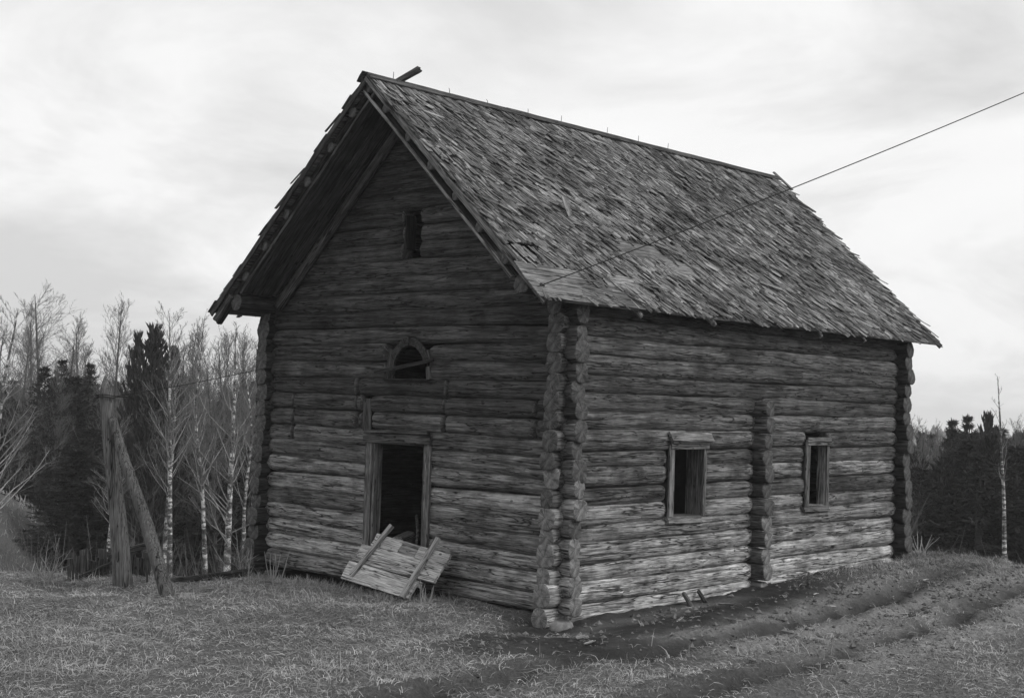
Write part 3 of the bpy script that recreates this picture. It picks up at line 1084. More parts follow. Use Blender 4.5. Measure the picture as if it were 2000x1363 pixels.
# rake (edge) boards, soffit boards, purlins
for (xe, inner, far) in ((X0, True, False), (X1, True, True)):
    for side in (-1, 1):
        nrm = (0, side * PITCHZ * cs, cs)
        sx = -1 if not far else 1
        # outer rake board under the shingle edge
        a = roofpt(side, xe - sx * -0.018, 0.02, -0.045)
        b = roofpt(side, xe - sx * -0.018, slope_len + 0.03, -0.045)
        if far:
            a[0] = b[0] = X1 - 0.02
        M = frame(a, b, nrm)
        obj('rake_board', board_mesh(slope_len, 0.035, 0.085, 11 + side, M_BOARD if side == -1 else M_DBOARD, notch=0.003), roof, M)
        # raking pole inside the verge
        a2 = roofpt(side, xe - sx * 0.15, 0.12, -0.10)
        b2 = roofpt(side, xe - sx * 0.15, slope_len + 0.12, -0.10)
        Lp = float(np.linalg.norm(b2 - a2))
        if side == 1:
            obj('rake_pole', log_mesh(Lp, 0.045, 0.06, 31 + side, (M_DBOARD, M_END), nang=12, nseg=30), roof, frame(a2, b2, nrm))
        # lower, inner rake board: the edge of the soffit
        off = -0.25 if side == -1 else -0.275
        ve = slope_len - (0.72 if side == -1 else 0.72)
        a3 = roofpt(side, xe - sx * -0.0 + (0.05 if not far else -0.05), 0.05, off)
        b3 = roofpt(side, xe + (0.05 if not far else -0.05), ve, off)
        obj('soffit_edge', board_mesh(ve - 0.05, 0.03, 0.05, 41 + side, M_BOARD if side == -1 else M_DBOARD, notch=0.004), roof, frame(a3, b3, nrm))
        # boards lining the underside of the overhang
        xs = np.linspace(xe + (0.07 if not far else -0.07), (-0.14 if not far else L_ + 0.14), 5)
        for p, q_ in zip(xs[:-1], xs[1:]):
            xm = (p + q_) / 2
            a4 = roofpt(side, xm, 0.16, off - 0.0 + random.uniform(-0.008, 0.008))
            b4 = roofpt(side, xm, ve + random.uniform(-0.03, 0.02), off + random.uniform(-0.008, 0.008))
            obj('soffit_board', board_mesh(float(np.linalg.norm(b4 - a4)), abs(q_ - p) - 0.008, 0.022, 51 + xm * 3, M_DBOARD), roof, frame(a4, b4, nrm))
        if not far:
            # raking pole where the soffit meets the gable logs
            a5 = roofpt(side, -0.2, 0.55, -0.46)
            b5 = roofpt(side, -0.2, ve + 0.05, -0.46)
            obj('rake_pole', log_mesh(float(np.linalg.norm(b5 - a5)), 0.075, 0.085, 61 + side, (M_DBOARD, M_END), nang=14, nseg=40), roof, frame(a5, b5, nrm))
for side in (-1, 1):
    for k, v in enumerate((0.62, 1.32, 2.02, 2.72, 3.4, 4.1)):
        a = roofpt(side, X0 + 0.03 + random.uniform(0, 0.05), v, -0.145)
        b = roofpt(side, X1 - 0.05, v, -0.145)
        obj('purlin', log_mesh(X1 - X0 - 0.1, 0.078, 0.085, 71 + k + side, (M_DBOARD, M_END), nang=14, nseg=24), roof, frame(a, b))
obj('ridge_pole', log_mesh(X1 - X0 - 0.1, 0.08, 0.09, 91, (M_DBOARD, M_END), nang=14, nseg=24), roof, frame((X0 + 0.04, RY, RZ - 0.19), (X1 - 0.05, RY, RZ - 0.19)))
# ridge boards, one lapped over the other side, with a few pegs
for side, seed in ((-1, 5), (1, 8)):
    cuts = [X0 - (0.03 if side == -1 else 0.07), 2.1, 5.4, X1 - 0.05]
    for a_, b_ in zip(cuts[:-1], cuts[1:]):
        v0 = 0.07 if side == -1 else 0.09
        a = roofpt(side, a_, v0, 0.03 + (0.012 if side == 1 else 0))
        b = roofpt(side, b_ + 0.0, v0, 0.03 + random.uniform(-0.004, 0.012))
        obj('ridge_board', board_mesh(b_ - a_ - 0.01, 0.13 if side == -1 else 0.2, 0.022, seed + a_, M_DBOARD, rag=(0.03, 0.05)), roof, frame(a, b, (0, side * PITCHZ * cs, cs)))
for x in (-0.45, 0.75, 1.62, 2.6, 3.45, 4.7, 5.6, 6.5):
    h = random.uniform(0.06, 0.13)
    acc = Acc()
    acc.tube([(0, 0, -0.05), (0.01, 0, h * 0.6), (random.uniform(-0.02, 0.02), 0, h)], [0.006, 0.005, 0.004], 5)
    obj('peg', acc.mesh('peg', M_DBOARD), roof, Matrix.Translation((x, RY, RZ + 0.02)))
# split pole end sticking up past the ridge
me = log_mesh(0.87, 0.04, 0.055, 77, (M_DBOARD, M_END), nang=12, nseg=12, chop=(2, 3))
obj('ridge_prop', me, roof, frame((-0.55, RY + 0.40, RZ - 0.22), (-0.06, RY - 0.16, RZ + 0.24)))
# board end by the far gable peak
obj('peak_board', board_mesh(0.55, 0.10, 0.025, 4, M_BOARD, rag=(0.05, 0.05)), roof, frame(roofpt(-1, X1 - 0.02, -0.12, 0.05), roofpt(-1, X1 + 0.03, 0.42, 0.05), (0, -PITCHZ * cs, cs)))
obj('peak_board', board_mesh(0.6, 0.06, 0.02, 6, M_BOARD, rag=(0.05, 0.05)), roof, frame(roofpt(-1, X1 - 0.35, 0.75, 0.05), roofpt(-1, X1 + 0.1, 1.2, 0.05), (0, -PITCHZ * cs, cs)))
# rafter ends under the eave of the long wall
for x in (-0.9, 1.06, 2.87, 5.94, 7.37, 9.2):
    for side in (-1, 1):
        a = roofpt(side, x, 0.4, -0.08)
        b = roofpt(side, x, slope_len + 0.05, -0.085)
        if x in (-0.9, 9.2):
            continue
        obj('rafter', log_mesh(float(np.linalg.norm(b - a)), 0.05, 0.055, 7 + x, (M_MID, M_ENDL), nang=12, nseg=24, taper_end=(0, 0.3)), roof, frame(a, b))
# hewn stub at the left eave tip
obj('rake_tip', log_mesh(0.55, 0.05, 0.06, 12, (M_DBOARD, M_END), nang=12, nseg=8), roof, frame(roofpt(1, X0 + 0.07, slope_len - 0.5, -0.13), roofpt(1, X0 + 0.07, slope_len + 0.02, -0.14)))


# ---- windows and doorway
def plank(parent, name, a, b, w, t, up, mat, seed, label=None, **kw):
    L = (Vector(b) - Vector(a)).length
    o = obj(name, board_mesh(L, w, t, seed, mat, **kw), parent, frame(a, b, up))
    if label:
        o['label'] = label
    return o


def long_window(x0, x1, z0, z1, hood, seed):
    """opening in the y=0 wall; returns the window part"""
    yf = -0.155
    win = obj('window', None, house)
    # jamb faces (on the wall) and deep reveal planks
    plank(win, 'casing', (x0 - 0.065, yf, z0 - 0.02), (x0 - 0.06, yf, z1 + 0.06), 0.125, 0.035, (0, -1, 0), M_BOARD, seed)
    plank(win, 'casing', (x1 + 0.035, yf + 0.01, z0 - 0.02), (x1 + 0.035, yf + 0.01, z1 + 0.04), 0.07, 0.03, (0, -1, 0), M_BOARD, seed + 1)
    plank(win, 'jamb', (x0 - 0.02, 0.0, z0 - 0.02), (x0 - 0.02, 0.0, z1 + 0.03), 0.30, 0.03, (1, 0, 0), M_BOARD, seed + 2)
    plank(win, 'jamb', (x1 + 0.02, -0.04, z0 - 0.02), (x1 + 0.02, -0.04, z1 + 0.03), 0.16, 0.04, (-1, 0, 0), M_BOARD, seed + 3)
    if hood:
        plank(win, 'jamb', (x1 + 0.01, 0.11, z0 - 0.02), (x1 + 0.01, 0.11, z1 + 0.03), 0.13, 0.03, (-1, 0, 0), M_MID, seed + 4)
    # head
    plank(win, 'lintel', (x0 - 0.10, yf - 0.012, z1 + 0.07), (x1 + 0.09, yf - 0.012, z1 + 0.07), 0.13, 0.04, (0, -1, 0), M_BOARD, seed + 5)
    plank(win, 'lintel', (x0 - 0.04, 0.0, z1 + 0.015), (x1 + 0.04, 0.0, z1 + 0.015), 0.28, 0.03, (0, 0, 1), M_BOARD, seed + 6)
    if hood:
        plank(win, 'hood', (x0 - 0.17, yf - 0.05, z1 + 0.19), (x1 + 0.13, yf - 0.05, z1 + 0.185), 0.16, 0.035, (0, -0.85, 0.5), M_BOARD, seed + 7)
        plank(win, 'hood', (x0 - 0.10, yf - 0.06, z1 + 0.125), (x1 + 0.17, yf - 0.06, z1 + 0.13), 0.03, 0.06, (0, -0.3, 1), M_BOARD, seed + 8)
    # sill
    plank(win, 'sill', (x0 - 0.15, yf + 0.04, z0 - 0.065), (x1 - 0.04 if hood else x1 + 0.07, yf + 0.04, z0 - 0.07), 0.1, 0.13, (0, -1, 0.15), M_BOARD, seed + 9, rag=(0.05, 0.1))
    plank(win, 'sill', (x0 - 0.02, 0.03, z0 - 0.02), (x1 + 0.02, 0.03, z0 - 0.02), 0.28, 0.03, (0, 0, 1), M_BOARD, seed + 10)
    return win


w1 = long_window(2.37, 3.13, 1.25, 2.24, True, 201)
w1['label'] = 'wide framed window opening with a sloping hood board'
w2 = long_window(6.17, 6.74, 1.31, 2.31, False, 221)
w2['label'] = 'narrow framed window opening without a hood, towards the far corner'

door = obj('door_frame', None, house)
xf = -0.16
plank(door, 'casing', (xf, 3.80, 0.45), (xf, 3.79, 2.26), 0.15, 0.04, (-1, 0, 0), M_MID, 301)
plank(door, 'casing', (xf + 0.02, 2.50, 0.55), (xf + 0.02, 2.51, 2.26), 0.13, 0.05, (-1, 0, 0), M_MID, 302)
plank(door, 'jamb', (-0.07, 3.70, 0.45), (-0.07, 3.70, 2.20), 0.16, 0.05, (0, -1, 0), M_BOARD, 303)
plank(door, 'jamb', (0.0, 2.565, 0.45), (0.0, 2.58, 2.20), 0.32, 0.04, (0, 1, 0), M_MID, 304)
plank(door, 'lintel', (xf - 0.02, 3.90, 2.26), (xf - 0.02, 2.42, 2.27), 0.14, 0.06, (-1, 0, 0), M_MID, 305)
plank(door, 'lintel', (xf - 0.04, 3.85, 2.36), (xf - 0.04, 2.45, 2.38), 0.05, 0.08, (-1, 0, 0), M_MID, 306)
plank(door, 'lintel', (0.0, 3.72, 2.19), (0.0, 2.55, 2.19), 0.32, 0.03, (0, 0, 1), M_MID, 307)
plank(door, 'threshold', (0.0, 3.75, 0.46), (0.0, 2.52, 0.46), 0.36, 0.10, (0, 0, 1), M_MID, 308)
plank(door, 'side_board', (-0.1, 3.93, 2.3), (-0.1, 3.95, 2.86), 0.2, 0.03, (-1, 0, 0), M_DBOARD, 309)

# arched loft window in the gable
arch = obj('arched_window', None, house)
CYA, CZA = 2.97, 3.18


def arch_piece(t0, t1, ri, ro, x, th, nm, mat):
    n = 8
    Vv = []
    for tt in np.linspace(t0, t1, n + 1):
        for r_, xx in ((ri, x), (ro, x), (ro, x - th), (ri, x - th)):
            sy = 1.0
            Vv.append((xx, CYA + r_[0] * math.cos(tt), CZA + r_[1] * math.sin(tt)))
    Vv = np.array(Vv)
    Q = []
    for k in range(n):
        for a in range(4):
            b = (a + 1) % 4
            Q.append((k * 4 + a, k * 4 + b, k * 4 + 4 + b, k * 4 + 4 + a))
    Q.append((3, 2, 1, 0))
    Q.append((n * 4, n * 4 + 1, n * 4 + 2, n * 4 + 3))
    obj(nm, mesh(nm, Vv, np.array(Q), mat, smooth=False), arch)


arch_piece(math.radians(32), math.radians(88.5), (0.36, 0.50), (0.47, 0.62), -0.135, 0.04, 'casing', M_GAB)
arch_piece(math.radians(91.5), math.radians(150), (0.38, 0.50), (0.49, 0.62), -0.135, 0.04, 'casing', M_GAB)
plank(arch, 'casing', (-0.14, 2.54, 3.17), (-0.14, 2.56, 3.36), 0.1, 0.04, (-1, 0, 0), M_MID, 322)
plank(arch, 'casing', (-0.14, 2.56, 3.47), (-0.14, 2.60, 3.60), 0.08, 0.04, (-1, 0, 0), M_MID, 323)
plank(arch, 'infill_board', (-0.06, 3.50, 3.16), (-0.06, 3.43, 3.62), 0.16, 0.04, (-1, 0, 0), M_DBOARD, 324)
plank(arch, 'jamb', (0.0, 2.62, 3.16), (0.0, 2.62, 3.62), 0.2, 0.03, (0, 1, 0), M_GAB, 325)
plank(arch, 'cross_bar', (-0.17, 3.72, 3.26), (-0.19, 2.42, 3.45), 0.055, 0.04, (-1, 0, 0), M_GAB, 327)
plank(arch, 'sill', (-0.02, 3.55, 3.16), (-0.02, 2.56, 3.16), 0.28, 0.03, (0, 0, 1), M_GAB, 328)
# dark timber reveal of the little attic hole
plank(house, 'attic_jamb', (0.02, 3.24, 5.16), (0.02, 3.24, 5.68), 0.22, 0.05, (0, -1, 0), M_GAB, 331)

# inner floor, loft floor and partition keep the rooms dark, shade put into their colour
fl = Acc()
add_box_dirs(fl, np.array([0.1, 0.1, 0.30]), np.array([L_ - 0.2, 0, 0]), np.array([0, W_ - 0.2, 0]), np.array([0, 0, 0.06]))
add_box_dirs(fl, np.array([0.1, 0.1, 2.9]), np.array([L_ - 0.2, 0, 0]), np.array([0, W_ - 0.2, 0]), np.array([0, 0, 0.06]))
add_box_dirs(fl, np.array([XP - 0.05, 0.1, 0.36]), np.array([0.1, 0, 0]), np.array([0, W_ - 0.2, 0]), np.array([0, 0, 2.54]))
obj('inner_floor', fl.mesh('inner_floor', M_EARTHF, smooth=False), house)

# ------------------------------------------------------------------ broken plank door leaning by the doorway
BD = Vector((-0.75, 3.66, 0.0))
bd = thing('battened_door', 'broken plank door lying on its side against the wall below the empty doorway', 'broken door', BD)


def rel(p):
    return tuple(Vector(p) - BD)


# door plane: from lower-left corner A, along u (towards the near corner), up v (leaning on the wall)
A_ = np.array([-0.72, 3.68, 0.15])
ue = np.array([-0.85, 2.02, 0.02]) - A_
ul = np.linalg.norm(ue)
u_ = ue / ul
v_raw = np.array([-0.30, 3.707, 0.794]) - A_
v_ = v_raw - (v_raw @ u_) * u_
v_ /= np.linalg.norm(v_)
n_ = np.cross(u_, v_)
if n_[0] > 0:
    n_ = -n_


def dp(a, b, h=0.0):
    return tuple(A_ + a * u_ + b * v_ + h * n_ - np.array(BD))


rows = [(-0.02, 1.62, 0.14, 0.30), (0.05, 1.93, 0.455, 0.29), (0.22, 2.0, 0.72, 0.21)]
for k, (a0, a1, vc, w) in enumerate(rows):
    if k == 2:
        for m_, (q0, q1) in enumerate(((0.20, 0.42), (0.435, 0.86), (0.87, 1.25), (1.265, 1.97))):
            obj('plank', board_mesh(q1 - q0, w + random.uniform(-0.02, 0.02), 0.035, 421 + m_, M_DOOR, rag=(0.03, 0.03)), bd, frame(dp(q0, vc - m_ * 0.006), dp(q1, vc - m_ * 0.006 - 0.005), tuple(n_)))
        continue
    o = obj('plank', board_mesh(a1 - a0, w, 0.035, 401 + k, M_DOOR, rag=((0.05, 0.12, 0.05)[k], (0.02, 0.05, 0.09)[k])), bd, frame(dp(a0, vc), dp(a1, vc + (0.0, 0.01, -0.03)[k]), tuple(n_)))
o = obj('plank', board_mesh(1.1, 0.09, 0.03, 407, M_DOOR, rag=(0.05, 0.06)), bd, frame(dp(0.55, 0.27, -0.035), dp(1.65, 0.25, -0.035), tuple(n_)))
for (a0, b0, a1, b1, w, s_) in ((0.22, 0.06, 0.46, 0.99, 0.075, 411), (1.52, -0.02, 1.56, 0.98, 0.09, 412)):
    p0, p1 = dp(a0, b0, 0.045), dp(a1, b1, 0.045)
    obj('batten', board_mesh((Vector(p1) - Vector(p0)).length, w, 0.06, s_, M_DOOR), bd, frame(p0, p1, tuple(n_)))

# junk inside the doorway
t = thing('log_billet', 'round sawn log end standing in the doorway behind the broken door', 'log', (0.08, 3.34, 0.52))
obj('billet', log_mesh(0.35, 0.11, 0.115, 55, (M_MID, M_ENDL), nang=20, nseg=6), t, frame((0, 0, 0.13), (0.3, 0.08, 0.19)))
t = thing('wooden_stick', 'thin stick slanting among the rubbish in the doorway', 'stick', (0.35, 3.1, 0.5))
acc = Acc()
acc.tube([(0.3, 0.45, 0.55), (0.1, 0.2, 0.35), (-0.12, -0.02, 0.17)], [0.025, 0.024, 0.02], 8)
obj('stick', acc.mesh('stick', M_MID), t)
t = thing('sack', 'slumped dark sack lying inside the doorway', 'sack', (0.75, 3.1, 0.36))
uu, vv2 = np.meshgrid(np.linspace(0, 2 * np.pi, 24, endpoint=False), np.linspace(0, np.pi / 2, 9), indexing='ij')
sx = np.cos(uu) * np.cos(vv2) * (0.42 + 0.07 * np.sin(uu * 3 + 1))
sy = np.sin(uu) * np.cos(vv2) * (0.36 + 0.05 * np.cos(uu * 2))
sz = np.sin(vv2) * (0.48 + 0.08 * np.sin(uu * 2)) + 0.02 * np.sin(uu * 7) * np.cos(vv2)
nu, nv = uu.shape
ii = np.arange(nu)[:, None]
jj = np.arange(nv - 1)[None, :]
Fs = np.stack([ii * nv + jj, ((ii + 1) % nu) * nv + jj, ((ii + 1) % nu) * nv + jj + 1, ii * nv + jj + 1], -1).reshape(-1, 4)
obj('sack_body', mesh('sack_body', np.stack([sx, sy, sz], -1).reshape(-1, 3), Fs, plain_mat('sackcloth', 0.14, bump=0.5)), t)

# ------------------------------------------------------------------ pole with its brace, stake, wire, fence remains
PB = Vector((-3.52, 5.19, TZ(-3.52, 5.19) - 0.05))
pole = thing('log_pole', 'pointed grey log pole propped by a slanting brace, left of the storehouse', 'pole', PB)


def pole_mesh(path, rad, seed, sides=18, tip=0):
    path = np.array(path, float)
    tt = np.linspace(0, 1, len(path))
    t2 = np.linspace(0, 1, 60)
    P = np.stack([np.interp(t2, tt, path[:, k]) for k in range(3)], -1)
    R_ = np.interp(t2, np.linspace(0, 1, len(rad)), rad)
    P[:, 0] += vnoise(t2 * 5, seed) * 0.012
    P[:, 1] += vnoise(t2 * 5, seed + 2) * 0.012
    if tip:
        k = t2 > 1 - tip
        R_[k] *= (1 - ((t2[k] - (1 - tip)) / tip) ** 1.6 * 0.93)
    V, Q, T = tube(P, R_, sides)
    n = 60 * sides
    a = np.tile(np.arange(sides), 60) * 2 * np.pi / sides
    s_ = np.repeat(t2, sides)
    c = np.repeat(P, sides, 0)
    f = 1 + 0.03 * vnoise2(s_ * 9, np.cos(a) * 1.2, seed) + 0.02 * vnoise2(s_ * 5, np.sin(a) * 3 + a, seed + 1)
    V[:n] = c + (V[:n] - c) * f[:, None]
    return V, [Q, T]


V, F = pole_mesh([(0, 0, 0), (-0.12, 0.06, 1.1), (-0.26, 0.14, 2.2), (-0.34, 0.2, 3.08)], [0.145, 0.125, 0.105, 0.095, 0.098], 3, tip=0.11)
# local frames keep grain vertical: swap so X runs up the pole


def upright(V, F, name, mat, parent, sides=None):
    """store the mesh with local X up so the grain runs along it"""
    W = np.stack([V[:, 2], V[:, 1], -V[:, 0]], -1)
    me = mesh(name, W, F, mat)
    M = Matrix(((0, 0, -1, 0), (0, 1, 0, 0), (1, 0, 0, 0), (0, 0, 0, 1)))
    return obj(name, me, parent, M)


upright(V, F, 'post', M_POLE, pole)
V, F = pole_mesh([(0.0, -1.1, 0.0), (-0.07, -0.62, 1.0), (-0.2, -0.22, 1.85), (-0.31, 0.03, 2.5)], [0.105, 0.09, 0.075, 0.065], 8, tip=0.04)
upright(V, F, 'brace', M_POLE, pole)
acc = Acc()
for h in (2.76, 2.79):
    th = np.linspace(0, 2 * np.pi, 22)
    acc.tube(np.stack([-0.315 + 0.135 * np.cos(th), 0.185 + 0.135 * np.sin(th), h + 0.01 * np.sin(th * 2)], -1), 0.008, 5)
acc.tube([(-0.2, 0.12, 2.775), (-0.05, 0.0, 2.78)], 0.01, 5)
obj('wire_binding', acc.mesh('wire_binding', M_WIRE), pole)

t = thing('iron_stake', 'thin dark iron stake with a square head between pole and brace', 'stake', (-3.04, 5.33, TZ(-3.04, 5.33) - 0.02))
acc = Acc()
acc.tube([(0, 0, 0), (-0.02, 0.01, 0.42)], 0.014, 8)
obj('shaft', acc.mesh('shaft', M_IRON), t)
acc = Acc()
add_box_dirs(acc, np.array([-0.065, -0.045, 0.41]), np.array([0.09, 0, 0.0]), np.array([0, 0.09, 0]), np.array([0, 0, 0.075]))
obj('head', acc.mesh('head', M_IRON, smooth=False), t)

# overhead wire: pole -> corner of the roof -> away over the track
t = thing('overhead_wire', 'thin sagging wire from the pole past the eave corner and up to the right', 'wire', (-3.8, 5.4, 2.8))
acc = Acc()


def span(a, b, sagd, n=24):
    s_ = np.linspace(0, 1, n)[:, None]
    P = np.array(a) + (np.array(b) - np.array(a)) * s_
    P[:, 2] -= sagd * 4 * (s_ * (1 - s_))[:, 0]
    return P - np.array([-3.8, 5.4, 2.8])


acc.tube(span((-3.72, 5.25, 2.78), (-0.985, -0.42, 4.40), 0.16), 0.005, 5)
acc.tube(span((-0.985, -0.42, 4.40), (12.3, -5.4, 10.62), 0.12, 40), 0.008, 5)
obj('cable', acc.mesh('cable', M_WIRE), t)
acc = Acc()
th = np.linspace(0, 2 * np.pi, 16)
acc.tube(np.stack([-0.985 + 0.03 * np.cos(th), -0.42 + 0.03 * np.sin(th), 4.40 + 0.02 * np.sin(th)], -1) - np.array([-3.8, 5.4, 2.8]), 0.008, 5)
obj('tie_loop', acc.mesh('tie_loop', M_WIRE), t)

# remains of a board fence behind the pole
FB = Vector((-2.9, 6.45, TZ(-2.9, 6.45) - 0.1))
fence = thing('board_fence', 'dark tumbledown board fence remains behind the pole', 'fence', FB)
for k in range(13):
    x = -0.7 + 0.145 * k * 1.0
    yk = 0.06 * k
    h = random.uniform(0.3, 0.5)
    z0 = TZ(FB.x + x, FB.y + yk) - FB.z - 0.05
    plank(fence, 'fence_board', (x, yk, z0), (x + random.uniform(-0.05, 0.05), yk + random.uniform(-0.05, 0.05), z0 + h), 0.125, 0.02, (-0.6, -0.8, 0), M_DBOARD, 500 + k, rag=(0, 0.08))
plank(fence, 'rail', (-0.9, -0.1, 0.12), (0.5, 0.35, 0.40), 0.05, 0.04, (0, 0, 1), M_DBOARD, 520)
plank(fence, 'rail', (-0.1, 0.02, 0.46), (0.9, 0.35, 0.55), 0.1, 0.05, (-0.6, -0.8, 0), M_DBOARD, 521)

# rotten beam lying along the crest to the left of the corner
t = thing('rotten_beam', 'dark rotten beam lying in the grass by the left corner of the storehouse', 'beam', (-1.9, 5.6, TZ(-1.9, 5.6)))
obj('beam', log_mesh(2.3, 0.08, 0.06, 66, (M_DBOARD, M_END), nang=14), t, frame((-0.6, -0.1, 0.03), (1.5, 0.55, 0.02)))
# peg in the bank, stone under the corner
t = thing('wooden_peg', 'short weathered peg standing in the bank below the narrow window', 'peg', (5.25, -0.75, TZ(5.25, -0.75) - 0.02))
acc = Acc()
acc.tube([(0, 0, 0), (0.01, 0.01, 0.12), (0.0, 0.0, 0.26)], [0.03, 0.032, 0.022], 7)
obj('peg', acc.mesh('peg', M_MID), t)


def stone(sx, sy, sz, seed):
    uu, vv = np.meshgrid(np.linspace(0, 2 * np.pi, 14, endpoint=False), np.linspace(-np.pi / 2, np.pi / 2, 9), indexing='ij')
    r = 1 + 0.16 * vnoise2(np.cos(uu) * 2 + 5, np.sin(vv) * 2 + np.sin(uu) * 2, seed)
    P = np.stack([np.cos(uu) * np.cos(vv) * sx * r, np.sin(uu) * np.cos(vv) * sy * r, np.sin(vv) * sz * r], -1).reshape(-1, 3)
    nu, nv = uu.shape
    ii = np.arange(nu)[:, None]
    jj = np.arange(nv - 1)[None, :]
    return mesh('stone', P, np.stack([ii * nv + jj, ((ii + 1) % nu) * nv + jj, ((ii + 1) % nu) * nv + jj + 1, ii * nv + jj + 1], -1).reshape(-1, 4), M_STONE)


M_STONE = plain_mat('field_stone', 0.2, var=0.4, scale=9, bump=0.6)
thing('corner_stone', 'rough stone wedged under the near corner logs', 'stone', (-0.06, -0.06, TZ(-0.06, -0.06) + 0.0), me=stone(0.24, 0.2, 0.14, 3))

# loose battens and bits under the lowest log
for k, (x, y, a, l) in enumerate(((2.55, -0.42, 1.2, 0.2), (2.95, -0.4, 1.0, 0.2))):
    t = thing('prop_stub', ['first', 'second'][k] + ' short stub propping the lowest log under the wide window', 'prop', (x, y, TZ(x, y)))
    o = obj('stub', log_mesh(0.3, 0.035, 0.03, 600 + k, (M_MID, M_ENDL), nang=10, nseg=5), t, frame((0, 0, -0.02), (0.08, 0.2, 0.14)))

# chips and splinters on the bare earth
chipm = []
for k in range(6):
    chipm.append(board_mesh([0.22, 0.34, 0.16, 0.28, 0.12, 0.42][k], [0.05, 0.04, 0.07, 0.03, 0.05, 0.03][k], 0.015, 700 + k, M_CHIP, name='wood_chip', nx=3, rag=(0.08, 0.08), warp=0.012))
pts = []
for k in range(400):
    x, y = random.uniform(-2.2, 8.0), random.uniform(-3.0, -0.35)
    if dirt_amount(np.array([x]), np.array([y]))[0] > 0.6:
        pts.append((x, y))
for n, (x, y) in enumerate(pts[:44]):
    o = thing('wood_chip', 'pale splinter of wood lying on the dark trodden earth', 'wood chip', (x, y, TZ(x, y) + 0.012), 'wood splinters scattered before the long wall', me=chipm[n % 6])
    o.rotation_euler = (random.uniform(-0.15, 0.15), random.uniform(-0.15, 0.15), random.gauss(0.3, 0.7))
    s_ = random.uniform(0.6, 1.2)
    o.scale = (s_, s_, s_)

# ------------------------------------------------------------------ trees
UP = np.array([0, 0, 1.0])


def rot_about(v, ax, a):
    return v * math.cos(a) + np.cross(ax, v) * math.sin(a) + ax * (ax @ v) * (1 - math.cos(a))


def perp(v, r):
    w = r.normal(size=3)
    w -= (w @ v) * v
    return w / np.linalg.norm(w)


def grow(acc, p, d, length, rad, r, lvl, maxl, up=0.25, sides=3, kids=7, spread=0.6, lc=0.45):
    n = 6 if lvl < 2 else 4
    P = [p]
    step = length / (n - 1)
    for _ in range(n - 1):
        d = d + r.normal(size=3) * (0.09 + 0.03 * lvl) + UP * up * 0.18
        d /= np.linalg.norm(d)
        P.append(P[-1] + d * step)
    R_ = np.linspace(rad, rad * 0.3, n)
    acc[min(lvl, len(acc) - 1)].tube(P, R_, 5 if lvl == 0 else sides, cap=False)
    if lvl >= maxl:
        return
    for k in range(kids):
        f = r.uniform(0.2, 1.0)
        i_ = min(int(f * (n - 1)), n - 2)
        q = P[i_] + (P[i_ + 1] - P[i_]) * (f * (n - 1) - i_)
        dd = (P[i_ + 1] - P[i_]) / step
        cd = rot_about(dd, perp(dd, r), r.uniform(spread * 0.6, spread * 1.2))
        grow(acc, q, cd, length * lc * r.uniform(0.6, 1.2) * (1.15 - 0.6 * f), max(rad * 0.42, 0.0045), r, lvl + 1, maxl, up, sides, max(3, int(kids * 0.75)), spread, lc)


def bare_tree_meshes(seed, H, rad, lean, start, nl, limb, ang, up, light=True, maxl=2, kids=7, kink=0.0, twig=1.0):
    """trunk, limbs (pale), twigs (dark)"""
    r = np.random.default_rng(seed)
    n = 22
    tz = np.linspace(0, 1, n)
    P = np.stack([lean[0] * tz ** 1.3 + vnoise(tz * 3, seed) * 0.10 * (1 + kink) * tz, lean[1] * tz ** 1.3 + vnoise(tz * 3, seed + 3) * 0.10 * (1 + kink) * tz, tz * H], -1)
    R_ = rad * (1 - tz) ** 0.85 + 0.008
    R_[0] *= 1.15
    tr = Acc()
    tr.tube(P, R_, 10)
    A = [Acc(), Acc(), Acc()]
    for k in range(nl):
        f = start + (0.97 - start) * ((k + r.uniform(0, 1)) / nl)
        i_ = min(int(f * (n - 1)), n - 2)
        q = P[i_] + (P[i_ + 1] - P[i_]) * (f * (n - 1) - i_)
        a = r.uniform(0, 2 * np.pi)
        el = ang + r.normal() * 0.12 + 0.35 * f
        d = np.array([math.cos(a) * math.cos(el), math.sin(a) * math.cos(el), math.sin(el)])
        ln = limb * (1.12 - 0.8 * f) * r.uniform(0.7, 1.15)
        grow(A, q, d, ln, max(0.2 * R_[i_] + 0.004, 0.008) * twig, r, 0, maxl, up, 3, kids)
    limbs = A[0]
    tw = Acc()
    for a in A[1:]:
        for v in a.V:
            pass
    # merge levels 1,2
    for a in A[1:]:
        if a.V:
            tw.add(np.vstack(a.V), np.vstack(a.Q) if a.Q else None, np.vstack(a.T) if a.T else None)
    return (tr.mesh('trunk', M_BIRCH if light else M_BARK), limbs.mesh('limbs', M_TWIGL if light else M_TWIG), tw.mesh('twigs', M_TWIG))


def place_tree(name, label, cat, loc, meshes, rz=0.0, s=1.0, group=None, names=('trunk', 'limbs', 'twigs'), sz=None):
    o = thing(name, label, cat, loc, group)
    o.rotation_euler = (0, 0, rz)
    o.scale = (s, s, sz if sz else s)
    for me, nm in zip(meshes, names):
        if me is not None:
            obj(nm, me, o)
    return o


def ray_at(px, py, D):
    """only used offline values: plan position from image column and distance"""
    d = F3 + R3 * ((px - 1000) / 2828.16) - U3 * ((py - 681.5) / 2828.16)
    h = math.hypot(d.x, d.y)
    return CAM + np.array([d.x, d.y, d.z]) * (D / h)


def stand(px, D):
    p = ray_at(px, 1100, D)
    return (p[0], p[1], TZ(p[0], p[1]) - 0.05)


def height_to(px, py_top, D):
    top = ray_at(px, py_top, D)
    b = stand(px, D)
    return top[2] - b[2]


